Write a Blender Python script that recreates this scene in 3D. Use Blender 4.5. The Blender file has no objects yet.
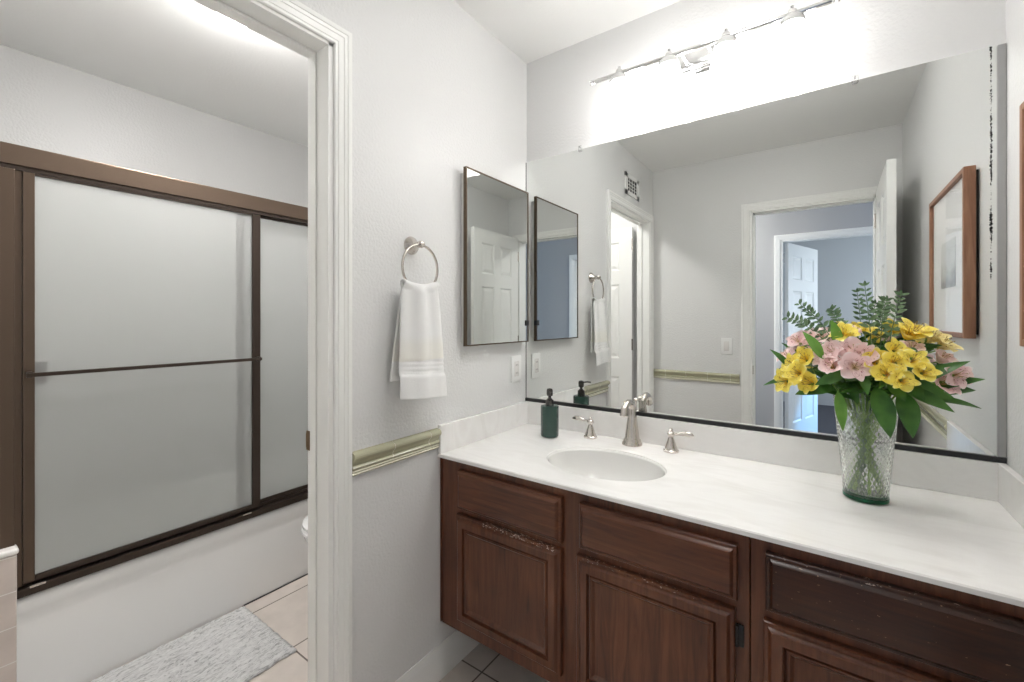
import bpy, bmesh, math, random
from mathutils import Vector, Matrix, Euler

random.seed(7)
PI = math.pi
SC = bpy.context.scene
COL = SC.collection

# ------------------------------------------------------------------ camera
cam_d = bpy.data.cameras.new('camera')
cam_d.sensor_width = 36.0
cam_d.lens = 436.08 / 1024 * 36.0
cam_d.shift_y = -(341.0 - 319.16) / 1024
cam_d.clip_start = 0.02
cam = bpy.data.objects.new('camera', cam_d)
COL.objects.link(cam)
cam.location = (1.0995, -1.655, 1.2569)
cam.rotation_euler = (PI / 2, 0, math.radians(35.53))
SC.camera = cam

# ------------------------------------------------------------------ world, daylight, exposure
w = bpy.data.worlds.new('world')
SC.world = w
w.use_nodes = True
w.node_tree.nodes['Background'].inputs[0].default_value = (0.55, 0.72, 1.0, 1)
w.node_tree.nodes['Background'].inputs[1].default_value = 0.5
SC.view_settings.view_transform = 'Standard'
SC.view_settings.look = 'None'
SC.view_settings.gamma = 1.0
SC.view_settings.use_curve_mapping = False
SC.view_settings.exposure = 1.98
SC.cycles.max_bounces = 16
SC.cycles.diffuse_bounces = 10
SC.cycles.glossy_bounces = 8
SC.cycles.transmission_bounces = 12
SC.cycles.transparent_max_bounces = 16
SC.cycles.sample_clamp_indirect = 4.0
SC.cycles.caustics_reflective = True
SC.cycles.caustics_refractive = True
SC.cycles.blur_glossy = 0.2

SHADE_GLOW = 3.3
DOME_GLOW = 21.0
HALL_FILL_GLOW = 42.0  # strength of the dome added in the hall as fill
BATH_FILL_GLOW = 6.5  # strength of the dome added over the bathroom as fill


def area_light(name, loc, rot, sx, sy, power, color):
    d = bpy.data.lights.new(name, 'AREA')
    d.shape = 'RECTANGLE'
    d.size, d.size_y, d.energy, d.color = sx, sy, power, color
    o = bpy.data.objects.new(name, d)
    o.location, o.rotation_euler = loc, rot
    COL.objects.link(o)
    return o


# lamp added as daylight at the added bedroom window across the hall
area_light('added_bedroom_daylight', (2.72, -4.75, 1.35), (0, PI / 2, 0), 1.2, 1.3, 11, (0.82, 0.91, 1.0))

# spot lamp added to tint the foot of the bedroom door blue
sd_ = bpy.data.lights.new('added_blue_spot', 'SPOT')
sd_.energy, sd_.color, sd_.spot_size, sd_.spot_blend, sd_.shadow_soft_size = 110, (0.12, 0.48, 1.0), math.radians(19), 0.6, 0.05
so_ = bpy.data.objects.new('added_blue_spot', sd_)
so_.location = (2.74, -4.75, 1.5)
so_.rotation_euler = (Vector((0.97, -3.95, 0.28)) - Vector(so_.location)).to_track_quat('-Z', 'Y').to_euler()
COL.objects.link(so_)

ZC = 2.42          # ceiling
XR = 1.482         # east wall
YS = -1.82         # south wall (entry)
ZT = 0.788         # countertop surface


# ------------------------------------------------------------------ materials
def newmat(name):
    m = bpy.data.materials.new(name)
    m.use_nodes = True
    nt = m.node_tree
    return m, nt, nt.nodes['Principled BSDF'], nt.nodes['Material Output']


def N(nt, t, **kw):
    n = nt.nodes.new(t)
    for k, v in kw.items():
        if k.startswith('i_'):
            n.inputs[k[2:].replace('_', ' ')].default_value = v
        else:
            setattr(n, k, v)
    return n


def c4(c):
    return (c[0], c[1], c[2], 1)


def plain(name, col, rough=0.5, metal=0.0, bump=None, spec=0.5, coat=0.0, trans=0.0, ior=None):
    m, nt, p, out = newmat(name)
    p.inputs['Base Color'].default_value = c4(col)
    p.inputs['Roughness'].default_value = rough
    p.inputs['Metallic'].default_value = metal
    p.inputs['Specular IOR Level'].default_value = spec
    p.inputs['Coat Weight'].default_value = coat
    p.inputs['Transmission Weight'].default_value = trans
    if ior:
        p.inputs['IOR'].default_value = ior
    if bump:
        sc, st, dist = bump
        tc = N(nt, 'ShaderNodeTexCoord')
        nz = N(nt, 'ShaderNodeTexNoise')
        nz.inputs['Scale'].default_value = sc
        nz.inputs['Detail'].default_value = 3
        b = N(nt, 'ShaderNodeBump')
        b.inputs['Strength'].default_value = st
        b.inputs['Distance'].default_value = dist
        nt.links.new(tc.outputs['Object'], nz.inputs['Vector'])
        nt.links.new(nz.outputs['Fac'], b.inputs['Height'])
        nt.links.new(b.outputs['Normal'], p.inputs['Normal'])
    return m


def ramp(nt, src, stops):
    r = N(nt, 'ShaderNodeValToRGB')
    e = r.color_ramp.elements
    while len(e) > 1:
        e.remove(e[-1])
    e[0].position, e[0].color = stops[0][0], c4(stops[0][1])
    for pos, c in stops[1:]:
        x = e.new(pos)
        x.color = c4(c)
    nt.links.new(src, r.inputs['Fac'])
    return r


def math_n(nt, op, a, b=None):
    n = N(nt, 'ShaderNodeMath', operation=op)
    for i, v in enumerate((a, b)):
        if v is None:
            continue
        if isinstance(v, (int, float)):
            n.inputs[i].default_value = v
        else:
            nt.links.new(v, n.inputs[i])
    return n.outputs[0]


def mixc(nt, fac, a, b):
    n = N(nt, 'ShaderNodeMix', data_type='RGBA')
    for i, v in ((0, fac), (6, a), (7, b)):
        if isinstance(v, (int, float)):
            n.inputs[i].default_value = v
        elif isinstance(v, tuple):
            n.inputs[i].default_value = c4(v)
        else:
            nt.links.new(v, n.inputs[i])
    return n.outputs[2]


M = {}
M['wall'] = plain('wall_paint', (0.70, 0.70, 0.695), 0.36, bump=(110, 0.5, 0.0035), spec=0.45)
M['tubwall'] = plain('wall_paint_darkened', (0.52, 0.52, 0.515), 0.35, bump=(110, 0.5, 0.0035), spec=0.45)  # copy of the wall paint, darkened to offset the strong tub room dome
M['ceiling'] = plain('ceiling_paint', (0.80, 0.80, 0.79), 0.8, bump=(90, 0.25, 0.003))
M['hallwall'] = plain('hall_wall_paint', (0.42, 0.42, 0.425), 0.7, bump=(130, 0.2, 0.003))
M['roomwall'] = plain('bedroom_wall_paint', (0.55, 0.56, 0.57), 0.7, bump=(130, 0.2, 0.003))
M['trim'] = plain('white_trim_paint', (0.82, 0.82, 0.80), 0.3)
M['door'] = plain('white_door_paint', (0.82, 0.82, 0.80), 0.35)
M['plastic'] = plain('white_plastic', (0.80, 0.80, 0.79), 0.3)
M['porcelain'] = plain('white_porcelain', (0.80, 0.80, 0.80), 0.08, coat=0.3)
M['tubwhite'] = plain('tub_enamel', (0.84, 0.84, 0.835), 0.12, coat=0.2)
M['nickel'] = plain('brushed_nickel', (0.62, 0.575, 0.53), 0.24, 1.0)
M['chrome'] = plain('chrome', (0.75, 0.75, 0.75), 0.1, 1.0)
M['bronze'] = plain('bronze_anodised_frame', (0.115, 0.082, 0.060), 0.34, 0.75)
M['darkbronze'] = plain('dark_bronze_frame', (0.05, 0.036, 0.028), 0.35, 0.6)
M['cabframe'] = plain('antique_brass_frame', (0.13, 0.095, 0.065), 0.35, 0.8)
M['black'] = plain('black_metal', (0.012, 0.012, 0.013), 0.35)
M['pump'] = plain('dark_pump_metal', (0.10, 0.095, 0.09), 0.18, 0.9)
M['greystrip'] = plain('grey_painted_strip', (0.33, 0.33, 0.325), 0.6, bump=(40, 0.2, 0.002))
M['carpet'] = plain('dark_carpet', (0.10, 0.10, 0.12), 0.95, bump=(300, 0.8, 0.01))
M['cabbody'] = plain('white_steel_body', (0.72, 0.72, 0.71), 0.35)
M['bullnose'] = plain('white_bullnose_tile', (0.76, 0.74, 0.72), 0.12)
M['brass'] = plain('aged_brass', (0.22, 0.15, 0.09), 0.35, 1.0)
M['dark'] = plain('dark_recess', (0.03, 0.03, 0.03), 0.7)
M['mat_board'] = plain('picture_mat_board', (0.80, 0.79, 0.77), 0.8)


def mirror_mat(name, desilver=False):
    m, nt, p, out = newmat(name)
    g = N(nt, 'ShaderNodeBsdfGlossy')
    g.inputs['Color'].default_value = (0.80, 0.815, 0.80, 1)
    g.inputs['Roughness'].default_value = 0.0
    last = g.outputs[0]
    if desilver:
        geo = N(nt, 'ShaderNodeNewGeometry')
        sx = N(nt, 'ShaderNodeSeparateXYZ')
        nt.links.new(geo.outputs['Position'], sx.inputs[0])
        # worn silvering, a ragged band a finger's width from the east edge
        nz = N(nt, 'ShaderNodeTexNoise')
        nz.inputs['Scale'].default_value = 210
        nz.inputs['Detail'].default_value = 6
        nz.inputs['Roughness'].default_value = 0.7
        nt.links.new(geo.outputs['Position'], nz.inputs['Vector'])
        nl = N(nt, 'ShaderNodeTexNoise')
        nl.inputs['Scale'].default_value = 9
        nt.links.new(geo.outputs['Position'], nl.inputs['Vector'])
        d = math_n(nt, 'ABSOLUTE', math_n(nt, 'SUBTRACT', sx.outputs['X'], 1.4545))
        band = math_n(nt, 'SUBTRACT', 1.0, math_n(nt, 'MULTIPLY', d, 110.0))
        band = math_n(nt, 'MAXIMUM', band, 0.0)
        hi = math_n(nt, 'GREATER_THAN', sx.outputs['Z'], 1.36)
        f = math_n(nt, 'MULTIPLY', band, math_n(nt, 'MULTIPLY', nl.outputs['Fac'], 1.5))
        f = math_n(nt, 'MULTIPLY', math_n(nt, 'MULTIPLY', f, hi), nz.outputs['Fac'])
        f = math_n(nt, 'GREATER_THAN', f, 0.33)
        db = N(nt, 'ShaderNodeBsdfDiffuse')
        db.inputs[0].default_value = (0.02, 0.02, 0.02, 1)
        mx = N(nt, 'ShaderNodeMixShader')
        nt.links.new(f, mx.inputs[0])
        nt.links.new(last, mx.inputs[1])
        nt.links.new(db.outputs[0], mx.inputs[2])
        last = mx.outputs[0]
    nt.links.new(last, out.inputs[0])
    return m


M['mirror'] = mirror_mat('silvered_mirror', True)
M['mirror2'] = mirror_mat('cabinet_mirror')


def wood(name, axis, cols=((0.046, 0.0135, 0.006), (0.106, 0.034, 0.0145), (0.175, 0.062, 0.027)), rough=0.30, worn=None):
    m, nt, p, out = newmat(name)
    geo = N(nt, 'ShaderNodeNewGeometry')
    mp = N(nt, 'ShaderNodeMapping')
    sc = [26, 26, 26]
    sc['xyz'.index(axis)] = 2.2
    mp.inputs['Scale'].default_value = sc
    nt.links.new(geo.outputs['Position'], mp.inputs['Vector'])
    n1 = N(nt, 'ShaderNodeTexNoise')
    n1.inputs['Scale'].default_value = 1.6
    n1.inputs['Detail'].default_value = 8
    n1.inputs['Roughness'].default_value = 0.62
    n1.inputs['Distortion'].default_value = 1.4
    nt.links.new(mp.outputs[0], n1.inputs['Vector'])
    n2 = N(nt, 'ShaderNodeTexNoise')
    n2.inputs['Scale'].default_value = 5.0
    nt.links.new(geo.outputs['Position'], n2.inputs['Vector'])
    f = math_n(nt, 'ADD', math_n(nt, 'MULTIPLY', n1.outputs['Fac'], 0.75), math_n(nt, 'MULTIPLY', n2.outputs['Fac'], 0.35))
    r = ramp(nt, f, [(0.36, cols[0]), (0.55, cols[1]), (0.74, cols[2])])
    col = r.outputs[0]
    if worn:
        # chipped varnish: small pale flecks, in a band of heights / along a stretch
        for (x0, x1, z0, z1, thr, dens, c) in worn:
            sx = N(nt, 'ShaderNodeSeparateXYZ')
            nt.links.new(geo.outputs['Position'], sx.inputs[0])
            nz = N(nt, 'ShaderNodeTexNoise')
            nz.inputs['Scale'].default_value = dens
            nz.inputs['Detail'].default_value = 4
            mpp = N(nt, 'ShaderNodeMapping')
            mpp.inputs['Scale'].default_value = (0.45, 1, 1)
            nt.links.new(geo.outputs['Position'], mpp.inputs['Vector'])
            nt.links.new(mpp.outputs[0], nz.inputs['Vector'])
            a = math_n(nt, 'MULTIPLY', math_n(nt, 'GREATER_THAN', sx.outputs['X'], x0), math_n(nt, 'LESS_THAN', sx.outputs['X'], x1))
            b = math_n(nt, 'MULTIPLY', math_n(nt, 'GREATER_THAN', sx.outputs['Z'], z0), math_n(nt, 'LESS_THAN', sx.outputs['Z'], z1))
            k = math_n(nt, 'MULTIPLY', math_n(nt, 'MULTIPLY', a, b), math_n(nt, 'GREATER_THAN', nz.outputs['Fac'], thr))
            col = mixc(nt, k, col, c)
    nt.links.new(col, p.inputs['Base Color'])
    p.inputs['Roughness'].default_value = rough
    b = N(nt, 'ShaderNodeBump')
    b.inputs['Strength'].default_value = 0.12
    b.inputs['Distance'].default_value = 0.002
    nt.links.new(n1.outputs['Fac'], b.inputs['Height'])
    nt.links.new(b.outputs['Normal'], p.inputs['Normal'])
    return m


CHIP = (0.62, 0.50, 0.42)
M['wood_v'] = wood('cherry_wood_upright_grain', 'z')
M['wood_h'] = wood('cherry_wood_level_grain', 'x')
M['wood_door_a'] = wood('cherry_wood_chipped_door', 'z', worn=[(0.2, 0.47, 0.588, 0.60, 0.59, 260, CHIP), (0.56, 0.85, 0.592, 0.603, 0.64, 260, CHIP)])
M['wood_drawer_c'] = wood('cherry_wood_scratched_drawer', 'x', ((0.018, 0.006, 0.003), (0.045, 0.015, 0.007), (0.075, 0.027, 0.012)),
                          worn=[(1.0, 1.4, 0.62, 0.75, 0.70, 190, (0.36, 0.22, 0.14)), (1.0, 1.3, 0.742, 0.75, 0.66, 240, CHIP)])
M['walnut'] = wood('oak_picture_frame', 'z', ((0.20, 0.085, 0.045), (0.30, 0.14, 0.08), (0.42, 0.22, 0.135)), 0.45)


def marble():
    m, nt, p, out = newmat('cultured_marble')
    geo = N(nt, 'ShaderNodeNewGeometry')
    n1 = N(nt, 'ShaderNodeTexNoise')
    n1.inputs['Scale'].default_value = 3.2
    n1.inputs['Detail'].default_value = 5
    n1.inputs['Distortion'].default_value = 2.5
    mp = N(nt, 'ShaderNodeMapping')
    mp.inputs['Scale'].default_value = (0.7, 2.2, 1)
    mp.inputs['Rotation'].default_value = (0, 0, 0.5)
    nt.links.new(geo.outputs['Position'], mp.inputs['Vector'])
    nt.links.new(mp.outputs[0], n1.inputs['Vector'])
    r = ramp(nt, n1.outputs['Fac'], [(0.3, (0.77, 0.755, 0.735)), (0.5, (0.84, 0.83, 0.815)), (0.7, (0.80, 0.785, 0.77))])
    nt.links.new(r.outputs[0], p.inputs['Base Color'])
    p.inputs['Roughness'].default_value = 0.16
    p.inputs['Coat Weight'].default_value = 0.15
    return m


M['marble'] = marble()
M['basin'] = plain('marble_basin', (0.74, 0.735, 0.715), 0.12, coat=0.2)


def tile_mat(name, x0, y0, size, base, grout, gw, axes=('X', 'Y')):
    m, nt, p, out = newmat(name)
    geo = N(nt, 'ShaderNodeNewGeometry')
    sx = N(nt, 'ShaderNodeSeparateXYZ')
    nt.links.new(geo.outputs['Position'], sx.inputs[0])
    ds = []
    for ax, o in zip(axes, (x0, y0)):
        f = math_n(nt, 'FRACT', math_n(nt, 'DIVIDE', math_n(nt, 'SUBTRACT', sx.outputs[ax], o - 50 * size), size))
        ds.append(math_n(nt, 'MINIMUM', f, math_n(nt, 'SUBTRACT', 1.0, f)))
    d = math_n(nt, 'MINIMUM', ds[0], ds[1])
    g = math_n(nt, 'LESS_THAN', d, gw / 2 / size)
    nz = N(nt, 'ShaderNodeTexNoise')
    nz.inputs['Scale'].default_value = 11
    nz.inputs['Detail'].default_value = 6
    nt.links.new(geo.outputs['Position'], nz.inputs['Vector'])
    r = ramp(nt, nz.outputs['Fac'], [(0.3, tuple(c * 0.86 for c in base)), (0.7, base)])
    nt.links.new(mixc(nt, g, r.outputs[0], grout), p.inputs['Base Color'])
    p.inputs['Roughness'].default_value = 0.4
    b = N(nt, 'ShaderNodeBump')
    b.inputs['Strength'].default_value = 0.5
    b.inputs['Distance'].default_value = 0.002
    nt.links.new(math_n(nt, 'SUBTRACT', 1.0, g), b.inputs['Height'])
    nt.links.new(b.outputs['Normal'], p.inputs['Normal'])
    return m


M['floortile'] = tile_mat('floor_tile', 0.110, -0.454, 0.332, (0.67, 0.605, 0.555), (0.13, 0.105, 0.09), 0.006)
M['walltile'] = tile_mat('pink_beige_wall_tile', -1.447, 0.527, 0.108, (0.62, 0.545, 0.50), (0.72, 0.70, 0.67), 0.003, ('Y', 'Z'))


def rail_mat():
    m, nt, p, out = newmat('olive_glazed_rail_tile')
    p.inputs['Base Color'].default_value = (0.44, 0.43, 0.30, 1)
    p.inputs['Roughness'].default_value = 0.14
    p.inputs['Coat Weight'].default_value = 0.4
    return m


M['rail'] = rail_mat()
M['grout'] = plain('cream_grout', (0.70, 0.68, 0.55), 0.8)


def glow(name, col, strength):
    m, nt, p, out = newmat(name)
    p.inputs['Base Color'].default_value = (0.9, 0.9, 0.9, 1)
    p.inputs['Emission Color'].default_value = c4(col)
    p.inputs['Emission Strength'].default_value = strength
    return m


M['shade'] = glow('lit_opal_glass', (1.0, 0.98, 0.955), SHADE_GLOW)
M['dome'] = glow('lit_dome_glass', (1.0, 0.975, 0.95), DOME_GLOW)
M['halldome_added'] = glow('added_hall_dome_glass', (1.0, 0.98, 0.96), HALL_FILL_GLOW)
M['bathdome_added'] = glow('added_bathroom_dome_glass', (1.0, 0.985, 0.97), BATH_FILL_GLOW)


def frosted():
    m, nt, p, out = newmat('obscure_glass')
    d = N(nt, 'ShaderNodeBsdfDiffuse')
    d.inputs[0].default_value = (0.88, 0.885, 0.88, 1)
    t = N(nt, 'ShaderNodeBsdfTranslucent')
    t.inputs[0].default_value = (0.80, 0.81, 0.80, 1)
    r = N(nt, 'ShaderNodeBsdfRefraction')
    r.inputs['Color'].default_value = (0.92, 0.93, 0.92, 1)
    r.inputs['Roughness'].default_value = 0.13
    r.inputs['IOR'].default_value = 1.12
    g = N(nt, 'ShaderNodeBsdfGlossy')
    g.inputs['Roughness'].default_value = 0.35
    m1 = N(nt, 'ShaderNodeMixShader')
    m1.inputs[0].default_value = 0.4
    m2 = N(nt, 'ShaderNodeMixShader')
    m2.inputs[0].default_value = 0.68
    m3 = N(nt, 'ShaderNodeMixShader')
    m3.inputs[0].default_value = 0.05
    nt.links.new(d.outputs[0], m1.inputs[1])
    nt.links.new(t.outputs[0], m1.inputs[2])
    nt.links.new(m1.outputs[0], m2.inputs[1])
    nt.links.new(r.outputs[0], m2.inputs[2])
    nt.links.new(m2.outputs[0], m3.inputs[1])
    nt.links.new(g.outputs[0], m3.inputs[2])
    nt.links.new(m3.outputs[0], out.inputs[0])
    return m


M['frosted'] = frosted()


def clear_glass(name, tint, mixglass, bump=None, rough=0.0, ior=1.45):
    m, nt, p, out = newmat(name)
    tr = N(nt, 'ShaderNodeBsdfTransparent')
    tr.inputs[0].default_value = c4(tint)
    gl = N(nt, 'ShaderNodeBsdfGlass')
    gl.inputs['Color'].default_value = c4(tint)
    gl.inputs['IOR'].default_value = 1.45
    gl.inputs['Roughness'].default_value = rough
    mx = N(nt, 'ShaderNodeMixShader')
    mx.inputs[0].default_value = mixglass
    nt.links.new(tr.outputs[0], mx.inputs[1])
    nt.links.new(gl.outputs[0], mx.inputs[2])
    last = mx.outputs[0]
    gg = N(nt, 'ShaderNodeBsdfGlossy')
    gg.inputs['Roughness'].default_value = 0.03
    fr = N(nt, 'ShaderNodeFresnel')
    fr.inputs['IOR'].default_value = ior
    geo = N(nt, 'ShaderNodeNewGeometry')
    front = math_n(nt, 'SUBTRACT', 1.0, geo.outputs['Backfacing'])
    m2 = N(nt, 'ShaderNodeMixShader')
    nt.links.new(math_n(nt, 'MULTIPLY', fr.outputs[0], front), m2.inputs[0])
    nt.links.new(last, m2.inputs[1])
    nt.links.new(gg.outputs[0], m2.inputs[2])
    nt.links.new(m2.outputs[0], out.inputs[0])
    return m


M['vase'] = clear_glass('pressed_clear_glass', (0.985, 0.995, 0.985), 0.95)
M['vasebase'] = clear_glass('thick_green_glass', (0.14, 0.50, 0.36), 0.6)
M['water'] = clear_glass('vase_water', (0.985, 0.995, 0.985), 0.25)
M['pane'] = clear_glass('picture_glass', (0.98, 0.98, 0.98), 0.0, ior=1.3)
M['clip'] = clear_glass('clear_plastic_clip', (0.95, 0.95, 0.95), 0.4)


def soap_glass():
    m, nt, p, out = newmat('dark_green_glass')
    p.inputs['Base Color'].default_value = (0.040, 0.095, 0.075, 1)
    p.inputs['Roughness'].default_value = 0.15
    p.inputs['Transmission Weight'].default_value = 0.25
    p.inputs['Coat Weight'].default_value = 0.4
    return m


M['soap'] = soap_glass()


def towel_mat():
    m, nt, p, out = newmat('white_terry')
    geo = N(nt, 'ShaderNodeNewGeometry')
    sx = N(nt, 'ShaderNodeSeparateXYZ')
    nt.links.new(geo.outputs['Position'], sx.inputs[0])
    zz_ = math_n(nt, 'MULTIPLY', math_n(nt, 'SUBTRACT', sx.outputs['Z'], 1.0), 2.5)
    r = ramp(nt, zz_, [(0.0, (0.82, 0.82, 0.81)), (0.315, (0.82, 0.82, 0.81)), (0.325, (0.81, 0.795, 0.735)), (0.44, (0.81, 0.80, 0.755)), (0.52, (0.82, 0.82, 0.81))])
    nz = N(nt, 'ShaderNodeTexNoise')
    nz.inputs['Scale'].default_value = 520
    nz.inputs['Detail'].default_value = 2
    nt.links.new(geo.outputs['Position'], nz.inputs['Vector'])
    b = N(nt, 'ShaderNodeBump')
    b.inputs['Strength'].default_value = 0.6
    b.inputs['Distance'].default_value = 0.004
    nt.links.new(nz.outputs['Fac'], b.inputs['Height'])
    nt.links.new(b.outputs['Normal'], p.inputs['Normal'])
    nt.links.new(r.outputs[0], p.inputs['Base Color'])
    p.inputs['Roughness'].default_value = 0.95
    p.inputs['Sheen Weight'].default_value = 0.3
    return m


M['towel'] = towel_mat()


def mat_mat():
    m, nt, p, out = newmat('bath_mat_pile')
    geo = N(nt, 'ShaderNodeNewGeometry')
    mp = N(nt, 'ShaderNodeMapping')
    mp.inputs['Scale'].default_value = (85, 15, 60)
    mp.inputs['Rotation'].default_value = (0, 0, 0.25)
    nt.links.new(geo.outputs['Position'], mp.inputs['Vector'])
    nz = N(nt, 'ShaderNodeTexNoise')
    nz.inputs['Scale'].default_value = 1.5
    nz.inputs['Detail'].default_value = 5
    nz.inputs['Roughness'].default_value = 0.75
    nz.inputs['Distortion'].default_value = 1.0
    nt.links.new(mp.outputs[0], nz.inputs['Vector'])
    r = ramp(nt, nz.outputs['Fac'], [(0.36, (0.38, 0.38, 0.385)), (0.48, (0.78, 0.78, 0.78)), (0.62, (0.90, 0.90, 0.90))])
    nt.links.new(r.outputs[0], p.inputs['Base Color'])
    b = N(nt, 'ShaderNodeBump')
    b.inputs['Strength'].default_value = 0.9
    b.inputs['Distance'].default_value = 0.012
    nt.links.new(nz.outputs['Fac'], b.inputs['Height'])
    nt.links.new(b.outputs['Normal'], p.inputs['Normal'])
    p.inputs['Roughness'].default_value = 0.95
    return m


M['matpile'] = mat_mat()


def petal(name, deep, mid, tip, streak):
    m, nt, p, out = newmat(name)
    uv = N(nt, 'ShaderNodeUVMap')
    sx = N(nt, 'ShaderNodeSeparateXYZ')
    nt.links.new(uv.outputs[0], sx.inputs[0])
    r = ramp(nt, sx.outputs['Y'], [(0.0, deep), (0.4, mid), (0.85, mid), (1.0, tip)])
    mp = N(nt, 'ShaderNodeMapping')
    mp.inputs['Scale'].default_value = (11, 3.0, 1)
    nt.links.new(uv.outputs[0], mp.inputs['Vector'])
    nz = N(nt, 'ShaderNodeTexNoise')
    nz.inputs['Scale'].default_value = 1.6
    nt.links.new(mp.outputs[0], nz.inputs['Vector'])
    k = math_n(nt, 'GREATER_THAN', nz.outputs['Fac'], 0.60)
    k = math_n(nt, 'MULTIPLY', k, math_n(nt, 'GREATER_THAN', sx.outputs['X'], 1.0))   # inner petals only carry streaks
    k = math_n(nt, 'MULTIPLY', k, math_n(nt, 'LESS_THAN', math_n(nt, 'ABSOLUTE', math_n(nt, 'SUBTRACT', sx.outputs['Y'], 0.52)), 0.22))
    col = mixc(nt, math_n(nt, 'MULTIPLY', k, 0.8), r.outputs[0], streak)
    nt.links.new(col, p.inputs['Base Color'])
    p.inputs['Roughness'].default_value = 0.5
    tl = N(nt, 'ShaderNodeBsdfTranslucent')
    nt.links.new(col, tl.inputs[0])
    mx = N(nt, 'ShaderNodeMixShader')
    mx.inputs[0].default_value = 0.3
    nt.links.new(p.outputs[0], mx.inputs[1])
    nt.links.new(tl.outputs[0], mx.inputs[2])
    nt.links.new(mx.outputs[0], out.inputs[0])
    return m


M['yellow'] = petal('yellow_petal', (0.94, 0.62, 0.03), (0.97, 0.83, 0.15), (0.98, 0.92, 0.46), (0.22, 0.06, 0.01))
M['pale'] = petal('pale_yellow_petal', (0.80, 0.62, 0.14), (0.90, 0.80, 0.36), (0.94, 0.88, 0.55), (0.25, 0.08, 0.02))
M['pink'] = petal('pink_petal', (0.92, 0.78, 0.56), (0.94, 0.72, 0.71), (0.96, 0.87, 0.85), (0.30, 0.03, 0.05))
M['anther'] = plain('anther', (0.42, 0.30, 0.10), 0.7)


def leafmat(name, a, b, rough=0.35):
    m, nt, p, out = newmat(name)
    geo = N(nt, 'ShaderNodeNewGeometry')
    nz = N(nt, 'ShaderNodeTexNoise')
    nz.inputs['Scale'].default_value = 22
    nt.links.new(geo.outputs['Position'], nz.inputs['Vector'])
    r = ramp(nt, nz.outputs['Fac'], [(0.35, a), (0.65, b)])
    nt.links.new(r.outputs[0], p.inputs['Base Color'])
    p.inputs['Roughness'].default_value = rough
    tl = N(nt, 'ShaderNodeBsdfTranslucent')
    nt.links.new(r.outputs[0], tl.inputs[0])
    mx = N(nt, 'ShaderNodeMixShader')
    mx.inputs[0].default_value = 0.25
    nt.links.new(p.outputs[0], mx.inputs[1])
    nt.links.new(tl.outputs[0], mx.inputs[2])
    nt.links.new(mx.outputs[0], out.inputs[0])
    return m


M['leaf'] = leafmat('glossy_leaf', (0.026, 0.10, 0.015), (0.075, 0.21, 0.033))
M['lightleaf'] = leafmat('young_leaf', (0.12, 0.30, 0.04), (0.20, 0.42, 0.07))
M['euc'] = leafmat('eucalyptus_leaf', (0.08, 0.155, 0.07), (0.18, 0.28, 0.14), 0.55)
M['stem'] = leafmat('green_stem', (0.16, 0.30, 0.05), (0.28, 0.45, 0.10))


def print_mat():
    m, nt, p, out = newmat('faded_landscape_print')
    geo = N(nt, 'ShaderNodeNewGeometry')
    sx = N(nt, 'ShaderNodeSeparateXYZ')
    nt.links.new(geo.outputs['Position'], sx.inputs[0])
    nz = N(nt, 'ShaderNodeTexNoise')
    nz.inputs['Scale'].default_value = 14
    nz.inputs['Detail'].default_value = 6
    nt.links.new(geo.outputs['Position'], nz.inputs['Vector'])
    h = math_n(nt, 'ADD', sx.outputs['Z'], math_n(nt, 'MULTIPLY', nz.outputs['Fac'], 0.12))
    r = ramp(nt, math_n(nt, 'MULTIPLY', math_n(nt, 'SUBTRACT', h, 1.38), 4.5),
             [(0.1, (0.33, 0.29, 0.22)), (0.3, (0.14, 0.14, 0.12)), (0.42, (0.40, 0.38, 0.33)), (0.6, (0.62, 0.62, 0.60))])
    nt.links.new(r.outputs[0], p.inputs['Base Color'])
    p.inputs['Roughness'].default_value = 0.7
    return m


M['print'] = print_mat()


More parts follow.
